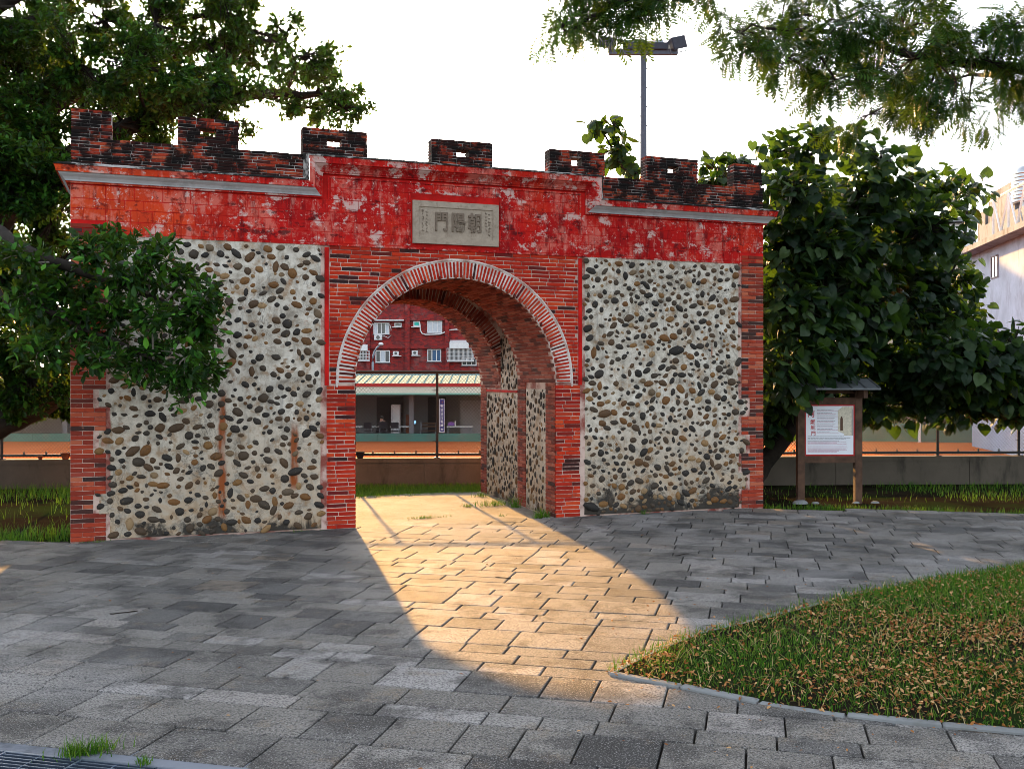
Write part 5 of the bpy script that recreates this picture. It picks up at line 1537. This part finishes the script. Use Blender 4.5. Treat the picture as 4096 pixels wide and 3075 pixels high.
# the seated person
def person():
    x0_, y0_ = zx(555), 53.05
    root = bthing('person', x0_, y0_, CZ, 'person in dark clothes seated at the clubhouse table, back half turned', 'person')
    J = {'pel': (0, 0, .52), 'abd': (0, .02, .68), 'che': (-.03, .05, .88), 'nk': (-.05, .09, 1.04), 'hd': (-.06, .11, 1.13), 'hd2': (-.06, .10, 1.22),
         'shl': (-.20, .08, .96), 'ell': (-.26, .22, .76), 'wrl': (-.16, .42, .74), 'shr': (.14, .06, .96), 'elr': (.24, .18, .75), 'wrr': (.10, .42, .74),
         'hil': (-.10, .04, .50), 'knl': (-.13, .42, .50), 'anl': (-.14, .40, .10), 'fol': (-.14, .54, .05), 'hir': (.10, .04, .50), 'knr': (.13, .42, .50), 'anr': (.14, .38, .10), 'for': (.14, .52, .05)}
    E_ = [('pel', 'abd'), ('abd', 'che'), ('che', 'nk'), ('nk', 'hd'), ('hd', 'hd2'), ('che', 'shl'), ('shl', 'ell'), ('ell', 'wrl'), ('che', 'shr'), ('shr', 'elr'), ('elr', 'wrr'),
          ('pel', 'hil'), ('hil', 'knl'), ('knl', 'anl'), ('anl', 'fol'), ('pel', 'hir'), ('hir', 'knr'), ('knr', 'anr'), ('anr', 'for')]
    rad = {'pel': .16, 'abd': .14, 'che': .16, 'nk': .055, 'hd': .088, 'hd2': .08, 'sh': .07, 'el': .048, 'wr': .035, 'hi': .10, 'kn': .065, 'an': .045, 'fo': .04}
    nm = list(J); me = bpy.data.meshes.new('body')
    me.from_pydata([J[k] for k in nm], [(nm.index(a), nm.index(b)) for a, b in E_], [])
    o = bpy.data.objects.new('body_rig', me); COL.objects.link(o)
    md = o.modifiers.new('skin', 'SKIN'); sd_ = o.modifiers.new('sub', 'SUBSURF'); sd_.levels = sd_.render_levels = 2
    for i, k in enumerate(nm):
        r_ = rad.get(k, rad.get(k[:2], .05)); me.skin_vertices[0].data[i].radius = (r_, r_ * .9)
    me.skin_vertices[0].data[0].use_root = True
    bpy.context.view_layer.update()
    m2 = bpy.data.meshes.new_from_object(o.evaluated_get(bpy.context.evaluated_depsgraph_get()))
    bpy.data.objects.remove(o)
    for m_ in (M['dark'], M['skin']): m2.materials.append(m_)
    for p_ in m2.polygons:
        c2 = p_.center
        p_.material_index = 1 if (c2.z > 1.0 or (c2.y > .36 and .6 < c2.z)) else 0
        p_.use_smooth = True
    W_ = BF @ Matrix.Translation((x0_, y0_, CZ)) @ Matrix.Rotation(R(50), 4, 'Z')
    m2.transform(W_); b = bpy.data.objects.new('body', m2); link(b, root)
    g = MB(); V, F = [], []
    g.lathe([(.07, 0), (.103, .04), (.106, .09), (.085, .14), (.04, .165)], (-.06, .085, 1.13), 12)
    g.build('hair', M['hair'], root, smooth=True, M4=W_)
    g = MB(); g.lathe([(.075, 0), (.07, .03), (.062, .045)], (-.05, .09, 1.0), 10); g.build('collar', M['white'], root, smooth=True, M4=W_)
person()

# red tiled apartment block
D = 100.
AP = bthing('rear_block', lat(1640, D), D, CZ, 'dark red tiled apartment block behind the clubhouse roof', 'building')
ax = lambda v: lat(1400 + v * .41, D); az = lambda v: zz(1220 + v * .41, D)
g = MB(); g.box(ax(-2300), ax(1900), D, D + 12, CZ, az(-420)); bbuild(g, 'wall', M['facade'], AP)
for k in range(-7, 4):
    xx = ax(565 + k * 385 * 1.0); 
    g = MB(); g.box(xx - .22, xx + .22, D - .45, D - .002, CZ, az(-425)); bbuild(g, 'pilaster', M['facade'], AP)
for zt0 in (az(360), az(85), az(-190)):
    g = MB(); g.box(ax(-2290), ax(1890), D - .32, D - .003, zt0 - .70, zt0); bbuild(g, 'floor_band', M['facade'], AP)
g = MB(); g.box(ax(-2300) - .2, ax(1900) + .2, D - .5, D + 12.2, az(-420), az(-455)); bbuild(g, 'roof', M['dark_conc'], AP)
def window(xa, xb, za, zb, panes, label=None):
    """white frame with separate panes, set into the facade"""
    xa, xb = ax(xa), ax(xb); zt2, zb2 = az(za), az(zb)
    g = MB(); f_ = .09; y0_ = D - .10
    g.box(xa, xb, y0_, D + .02, zb2, zb2 + f_); g.box(xa, xb, y0_, D + .02, zt2 - f_, zt2)
    n = len(panes); wd = (xb - xa) / n
    for k in range(n + 1):
        xx = min(max(xa + k * wd, xa + f_ / 2), xb - f_ / 2)
        g.box(xx - f_ / 2, xx + f_ / 2, y0_ - .004, D + .02, zb2 + f_, zt2 - f_)
    o = bbuild(g, 'window', M['white'], AP)
    for k, m_ in enumerate(panes):
        g = MB(); g.box(xa + k * wd + f_ / 2, xa + (k + 1) * wd - f_ / 2, D - .05, D - .03, zb2 + f_, zt2 - f_); bbuild(g, 'pane', M[m_], o)
    g = MB(); g.box(xa - .08, xb + .08, D - .18, D, zb2 - .06, zb2); bbuild(g, 'sill', M['grey_wall'], o)
window(230, 385, 172, 285, ['glass_pale', 'glass', 'glass', 'glass_pale'])
window(755, 900, 150, 272, ['glass_pale', 'glass_pale', 'glass_pale'])
window(250, 390, 442, 560, ['glass', 'glass_pale', 'glass'])
window(755, 890, 430, 550, ['glass', 'glass_blue', 'glass_blue'])
window(435, 505, 175, 212, ['glass']); window(620, 683, 158, 208, ['glass_teal'])
window(1090, 1235, 515, 590, ['glass', 'glass', 'glass'])
window(-330, -200, 172, 285, ['glass_pale', 'glass']); window(-330, -200, 440, 560, ['glass', 'glass_pale'])
for xw in (-2150, -1850, -1560, -1280, -980, -680):
    window(xw, xw + 130, 172, 285, ['glass_pale', 'glass']); window(xw, xw + 130, 440, 560, ['glass', 'glass_pale']); window(xw, xw + 130, -100, 10, ['glass', 'glass'])
window(1300, 1440, 150, 270, ['glass', 'glass_pale']); window(1300, 1440, 430, 550, ['glass', 'glass'])
for (xa, xb, z) in ((225, 532, 150), ):
    g = MB(); g.prism([(0, 0)] * 3, 0, 1) if False else g.box(ax(xa), ax(xb), D - .8, D, az(z + 8), az(z - 4)); bbuild(g, 'awning', M['white'], AP)
for (xa, xb, z) in ((415, 505, 214), (603, 692, 212), (415, 505, 493), (600, 690, 490)):
    g = MB(); g.box(ax(xa), ax(xb), D - .55, D, az(z + 7), az(z)); bbuild(g, 'ledge', M['white'], AP)
def aircon(xa, xb, za, zb, y):
    g = MB(); g.box(ax(xa), ax(xb), y - .4, y, az(zb), az(za)); o = bbuild(g, 'air_conditioner', M['white'], AP)
    cxx, czz, r_ = (ax(xa) + ax(xb)) / 2, (az(za) + az(zb)) / 2, (az(za) - az(zb)) * .36
    g = MB(); g.prism([(cxx + r_ * math.cos(t), czz + r_ * math.sin(t)) for t in np.linspace(0, 2 * math.pi, 15)[:-1]], y - .42, y - .402); bbuild(g, 'fan_grille', M['glass'], o)
aircon(243, 317, 292, 342, D - .12); aircon(425, 480, 452, 490, D - .12); aircon(608, 665, 446, 488, D - .12)
def curve_pipe(pts, r_=.05):
    g = MB(); g.tube([(ax(a), D - .3, az(b)) for a, b in pts], r_, 6); bbuild(g, 'pipe', M['white'], AP, True)
curve_pipe([(680, 170), (688, 215), (690, 250), (705, 278), (740, 290), (800, 290), (880, 285), (925, 268), (960, 247), (1040, 240), (1120, 238)], .07)
curve_pipe([(355, 180), (395, 200), (405, 240), (403, 300), (375, 322), (340, 305), (318, 308)], .04)
for (xa, xb, za, zb) in ((975, 1160, 342, 425), (100, 180, 370, 445)):
    g = MB(); x0_, x1_ = ax(xa), ax(xb); zt0, zb0 = az(za), az(zb)
    g.add([(x0_, D, zt0), (x1_, D, zt0), (x1_, D - .7, zt0 - .3), (x0_, D - .7, zt0 - .3), (x0_, D - .75, zb0), (x1_, D - .75, zb0), (x1_, D, zb0), (x0_, D, zb0)],
          [(3, 2, 1, 0), (4, 5, 2, 3), (7, 6, 5, 4), (0, 1, 6, 7), (0, 7, 4, 3), (1, 2, 5, 6)]); bbuild(g, 'canopy', M['white'], AP)
for (xa, xb, za, zb) in ((950, 1210, 425, 540), (85, 200, 450, 535)):
    g = MB(); x0_, x1_ = ax(xa), ax(xb); zt0, zb0 = az(za), az(zb)
    for x in np.linspace(x0_, x1_, 22 if xa > 500 else 9): g.tube([(x, D - .6, zb0), (x, D - .6, zt0)], .025, 4)
    for z in np.linspace(zb0, zt0, 4): g.tube([(x0_, D - .6, z), (x1_, D - .6, z)], .03, 4)
    g.box(x0_, x1_, D - .62, D, zb0 - .14, zb0 - .04); o = bbuild(g, 'window_grille', M['white'], AP)
    g = MB(); g.box(x0_ + .1, x1_ - .1, D - .04, D - .02, zb0, zt0 - .1); bbuild(g, 'dark_window', M['glass'], o)
DW = 76.  # unseen block, added to keep the sun off the white house
SHADE_BLOCK = bthing('rear_block', 12.5, DW, CZ, 'plain grey unseen block added behind the right half of the gate to shade the white house', 'building')
g = MB(); g.box(7.6, 17.2, DW, DW + 10, CZ, 16.3); bbuild(g, 'wall', M['grey_wall'], SHADE_BLOCK)
g = MB(); g.box(7.4, 17.4, DW - .3, DW + 10.2, 16.3, 16.6); bbuild(g, 'roof', M['dark_conc'], SHADE_BLOCK)
for zf in (1., 4., 7., 10., 13.):
    for xq in (8.6, 11.2, 13.8, 16.0):
        g = MB(); g.box(xq - .6, xq + .6, DW - .05, DW - .002, zf, zf + 1.2); o = bbuild(g, 'window', M['white'], SHADE_BLOCK)
        for q in (-.54, .03):
            g = MB(); g.box(xq + q, xq + q + .5, DW - .07, DW - .052, zf + .07, zf + 1.13); bbuild(g, 'pane', M['glass'], o)
# street lamp between clubhouse and apartments
DS = 72.
SL = bthing('street_lamp', lat(1400 + 222 * .41, DS), DS, CZ, 'pale curved street lamp rising behind the clubhouse roof', 'street lamp')
sx = lambda v: lat(1400 + v * .41, DS); szz = lambda v: zz(1220 + v * .41, DS)
g = MB(); g.tube([(sx(222), DS, CZ), (sx(222), DS, szz(560)), (sx(226), DS, szz(500)), (sx(238), DS, szz(455)), (sx(260), DS, szz(420)), (sx(290), DS, szz(392))], [.09, .08, .075, .065, .06, .055], 8); bbuild(g, 'pole', M['steel'], SL, True)
g = MB(); g.lathe([(.02, .16), (.12, .12), (.2, .02), (.16, -.04), (.05, -.06)][::-1], (sx(302), DS, szz(385)), 10); bbuild(g, 'lamp_head', M['white'], SL, True)

# floodlight mast at the court
DF = 34.
FM = bthing('floodlight_mast', lat(2574, DF), DF, CZ, 'tall steel floodlight mast with crossarm of floodlights above the gate', 'floodlight')
fx = lambda v: lat(2400 + v * .1808, DF); fz = lambda v: zz(100 + v * .1808, DF)
xm = fx(962)
g = MB(); g.tube([(xm, DF, CZ), (xm, DF, fz(600))], [.135, .11], 8); bbuild(g, 'pole', M['mast'], FM)
g = MB(); g.box(fx(185), fx(1715), DF - .09, DF + .09, fz(668), fz(555)); bbuild(g, 'crossarm', M['mast'], FM)
for k in range(9):
    g = MB(); z = fz(760 + k * 210); sg = 1 if k % 2 else -1; g.tube([(xm + sg * .08, DF, z), (xm + sg * .2, DF, z)], .015, 5); bbuild(g, 'climbing_peg', M['steel'], FM)
def flood(xc, zc, wd, ht, roll, yaw):
    W_ = BF @ Matrix.Translation((xc, DF, zc)) @ Matrix.Rotation(yaw, 4, 'Z') @ Matrix.Rotation(roll, 4, 'Y')
    g = MB(); g.add([(-wd / 2, -.16, -ht / 2), (wd / 2, -.16, -ht / 2), (wd / 2, -.16, ht / 2), (-wd / 2, -.16, ht / 2), (-wd * .38, .22, -ht * .25), (wd * .38, .22, -ht * .25), (wd * .38, .22, ht * .32), (-wd * .38, .22, ht * .32)],
                    [(0, 1, 2, 3), (5, 4, 7, 6), (0, 4, 5, 1), (1, 5, 6, 2), (2, 6, 7, 3), (3, 7, 4, 0)])
    o = g.build('floodlight', M['lamp_body'], FM, M4=W_)
    g = MB(); g.box(-wd * .44, wd * .44, -.172, -.162, -ht * .42, ht * .42); g.build('lens', M['lamp_glass'] if yaw > 1 else M['lamp_body'], o, M4=W_)
    g = MB(); g.tube([(-wd / 2 - .02, 0, 0), (-wd / 2 - .02, 0, -ht * .7), (wd / 2 + .02, 0, -ht * .7), (wd / 2 + .02, 0, 0)], .02, 5); g.build('yoke', M['steel'], o, M4=W_)
flood(fx(990), fz(500), fx(1480) - fx(480), .24, 0, .0); flood(fx(1690), fz(420), .62, .42, -.32, .5); flood(fx(170), fz(420), .55, .4, .3, -.5)
for xq in (650, 860, 1280):
    g = MB(); g.box(fx(xq) - .2, fx(xq) + .2, DF, DF + .3, fz(430), fz(330)); bbuild(g, 'ballast_box', M['steel'], FM)

# white house on the far right
WH = bthing('white_house', 24, 42, CZ, 'white rendered house with small windows and rooftop tank on the right', 'building')
A0, B0 = Vector((22.36, 48.)), Vector((19.0, 28.))
wd_ = (B0 - A0).normalized(); wo = Vector((wd_.y, -wd_.x)) 
if wo.x > 0: wo = -wo
def wp(s, o_, z): q = A0 + wd_ * s + wo * o_; return (q.x, q.y, z)
def wbox(mb, s0, s1, o0, o1, z0, z1):
    V = [wp(s, o_, z) for s in (s0, s1) for o_ in (o0, o1) for z in (z0, z1)]
    mb.add(V, [(0, 1, 3, 2), (4, 6, 7, 5), (0, 4, 5, 1), (2, 3, 7, 6), (0, 2, 6, 4), (1, 5, 7, 3)])
g = MB(); wbox(g, 0, 20, -12, 0, CZ, 7.75); bbuild(g, 'wall', M['offwhite'], WH)
g = MB(); wbox(g, -.7, 20.5, -12.5, .75, 7.75, 8.0); bbuild(g, 'roof', M['dark_conc'], WH)
for z0, z1 in ((6.4, 7.3), (3.3, 4.25), (.3, 1.2)):
    for s0 in (3.1, 7.5, 13.0):
        g = MB(); wbox(g, s0 - .06, s0 + .92, 0.002, .05, z0 - .06, z0); wbox(g, s0 - .06, s0 + .92, .002, .05, z1, z1 + .06); wbox(g, s0 - .06, s0, .002, .05, z0, z1); wbox(g, s0 + .86, s0 + .92, .002, .05, z0, z1); wbox(g, s0 + .4, s0 + .45, .002, .04, z0, z1)
        o = bbuild(g, 'window', M['grey_wall'], WH)
        for q in (0., .45):
            g = MB(); wbox(g, s0 + q + .002, s0 + q + .40, .002, .02, z0 + .002, z1 - .002); bbuild(g, 'pane', M['glass'], o)
g = MB(); wbox(g, .2, 1.4, -4, -.2, 8.0, 9.75); bbuild(g, 'stair_block', M['dark_conc'], WH)
g = MB(); wbox(g, 1.7, 5.4, -5, -.25, 8.0, 10.4); bbuild(g, 'tank_house', M['dark_conc'], WH)
g = MB(); wbox(g, 1.4, 9.5, -.3, -.1, 8.0, 9.0); bbuild(g, 'roof_parapet', M['dark_conc'], WH)
g = MB()
for s0 in (5.0, 7.0, 9.0):
    g.tube([wp(s0, .5, 8.0), wp(s0, .5, 9.6)], .05, 5); g.tube([wp(s0, .5, 9.6), wp(s0 + 1.0, .5, 8.0)], .045, 5); g.tube([wp(s0 + 1., .5, 8.0), wp(s0 + 2., .5, 9.6)], .045, 5)
g.tube([wp(4.6, .5, 9.6), wp(11, .5, 9.6)], .06, 5); bbuild(g, 'steel_frame', M['white'], WH)
q = wp(5.5, -.7, 9.75)
g = MB()
for dx, dy in ((-.4, -.4), (.4, -.4), (.4, .4), (-.4, .4)): g.tube([(q[0] + dx, q[1] + dy, 8.0), (q[0] + dx * .9, q[1] + dy * .9, 9.35)], .04, 5)
bbuild(g, 'tank_stand', M['white'], WH)
g = MB(); pr = []
for k in range(9): pr += [(.60, k * .15), (.63, k * .15 + .05), (.60, k * .15 + .10)]
g.lathe(pr + [(.60, 1.36), (.5, 1.5), (.3, 1.58), (.05, 1.6)], (q[0], q[1], 9.35), 18); bbuild(g, 'water_tank', M['tank'], WH, True)
# beige house farther back
D = 74.
BH = bthing('beige_house', lat(3740, D), D, CZ, 'beige house with white siding and rooftop tank behind the tree', 'building')
g = MB(); g.box(lat(3540, D), lat(4080, D), D, D + 9, CZ, zz(985, D)); bbuild(g, 'wall', M['beige'], BH)
g = MB(); g.box(lat(3560, D), lat(3905, D), D + .2, D + 8, zz(985, D), zz(890, D))
o = bbuild(g, 'roof_room', M['white'], BH)
for k in range(7):
    g = MB(); z = zz(985 - k * 13.5, D); g.box(lat(3560, D) - .03, lat(3905, D) + .03, D + .12, D + .2, z, z + .16); bbuild(g, 'siding_board', M['white'], o)
g = MB(); g.box(lat(3545, D), lat(3920, D), D - .4, D + 8.4, zz(890, D), zz(873, D)); bbuild(g, 'roof', M['grey_wall'], BH)
g = MB(); g.lathe([(.75, 0), (.78, .1), (.75, .6), (.78, .7), (.75, 1.3), (.5, 1.5), (.1, 1.56)], (lat(3722, D), D + 2, zz(873, D)), 14); bbuild(g, 'water_tank', M['tank'], BH, True)
for px in (3620, 3740, 3860):
    for py in (1060, 1180, 1330, 1450):
        g = MB(); x, z = lat(px, D), zz(py, D); g.box(x - .7, x + .7, D - .05, D - .002, z, z + 1.2); o = bbuild(g, 'window', M['white'], BH)
        for q in (-.62, .03):
            g = MB(); g.box(x + q, x + q + .58, D - .07, D - .052, z + .08, z + 1.12); bbuild(g, 'pane', M['glass'], o)
# grey row houses with ivy behind the court wall
D = 60.
GH = bthing('grey_house', 24, D, CZ, 'low grey rendered house behind the green court wall', 'building')
g = MB(); g.box(12, 34, D, D + 8, CZ, 3.4); bbuild(g, 'wall', M['grey_wall'], GH)
g = MB(); g.box(11.6, 34.4, D - .5, D + 8.4, 3.4, 3.6); bbuild(g, 'roof', M['dark_conc'], GH)
for x in (15., 18.5, 21.2, 25., 28.5, 31.5):
    g = MB(); g.box(x, x + 1.1, D - .05, D - .002, .2, 1.4); o = bbuild(g, 'window', M['white'], GH)
    for q in (.06, .58):
        g = MB(); g.box(x + q, x + q + .46, D - .07, D - .052, .28, 1.32); bbuild(g, 'pane', M['glass'], o)
g = MB(); g.box(22.8, 24.0, D - .06, D - .002, CZ, .8); bbuild(g, 'door', M['dark'], GH)
def ivy(x, y, h, wd, label):
    t = bthing('ivy_bush', x, y, CZ, label, 'plant')
    g = MB(); f_ = MB(); Cs = []
    for k in range(4): g.tube([(x + random.uniform(-wd, wd) * .3, y, CZ), (x + random.uniform(-wd, wd) * .5, y, CZ + h * .5), (x + random.uniform(-wd, wd) * .7, y, CZ + h * .9)], [.06, .04, .02], 5)
    bbuild(g, 'stem', M['bark'], t)
    n = 900
    P = np.stack([x + RNG.normal(0, wd * .42, n), y + RNG.normal(0, .35, n), CZ + RNG.random(n) ** .8 * h], 1)
    f_.many(Vh, Fh, frames(RNG.normal(0, .7, (n, 3)) + np.array([0, -.4, -.4])) * (.26 * RNG.uniform(.6, 1.2, n))[:, None, None], P)
    bbuild(f_, 'foliage', M['ficus_j'], t)['kind'] = 'stuff'
ivy(22.4, 57.5, 4.6, 1.5, 'ivy-covered bush in front of the grey house door'); ivy(25.2, 57.0, 5.2, 1.6, 'taller ivy mass between the grey house windows'); ivy(29.8, 55.5, 4.8, 1.6, 'ivy mass near the far end of the court wall'); ivy(17.0, 58, 3.6, 1.6, 'round bush before the left part of the grey house')
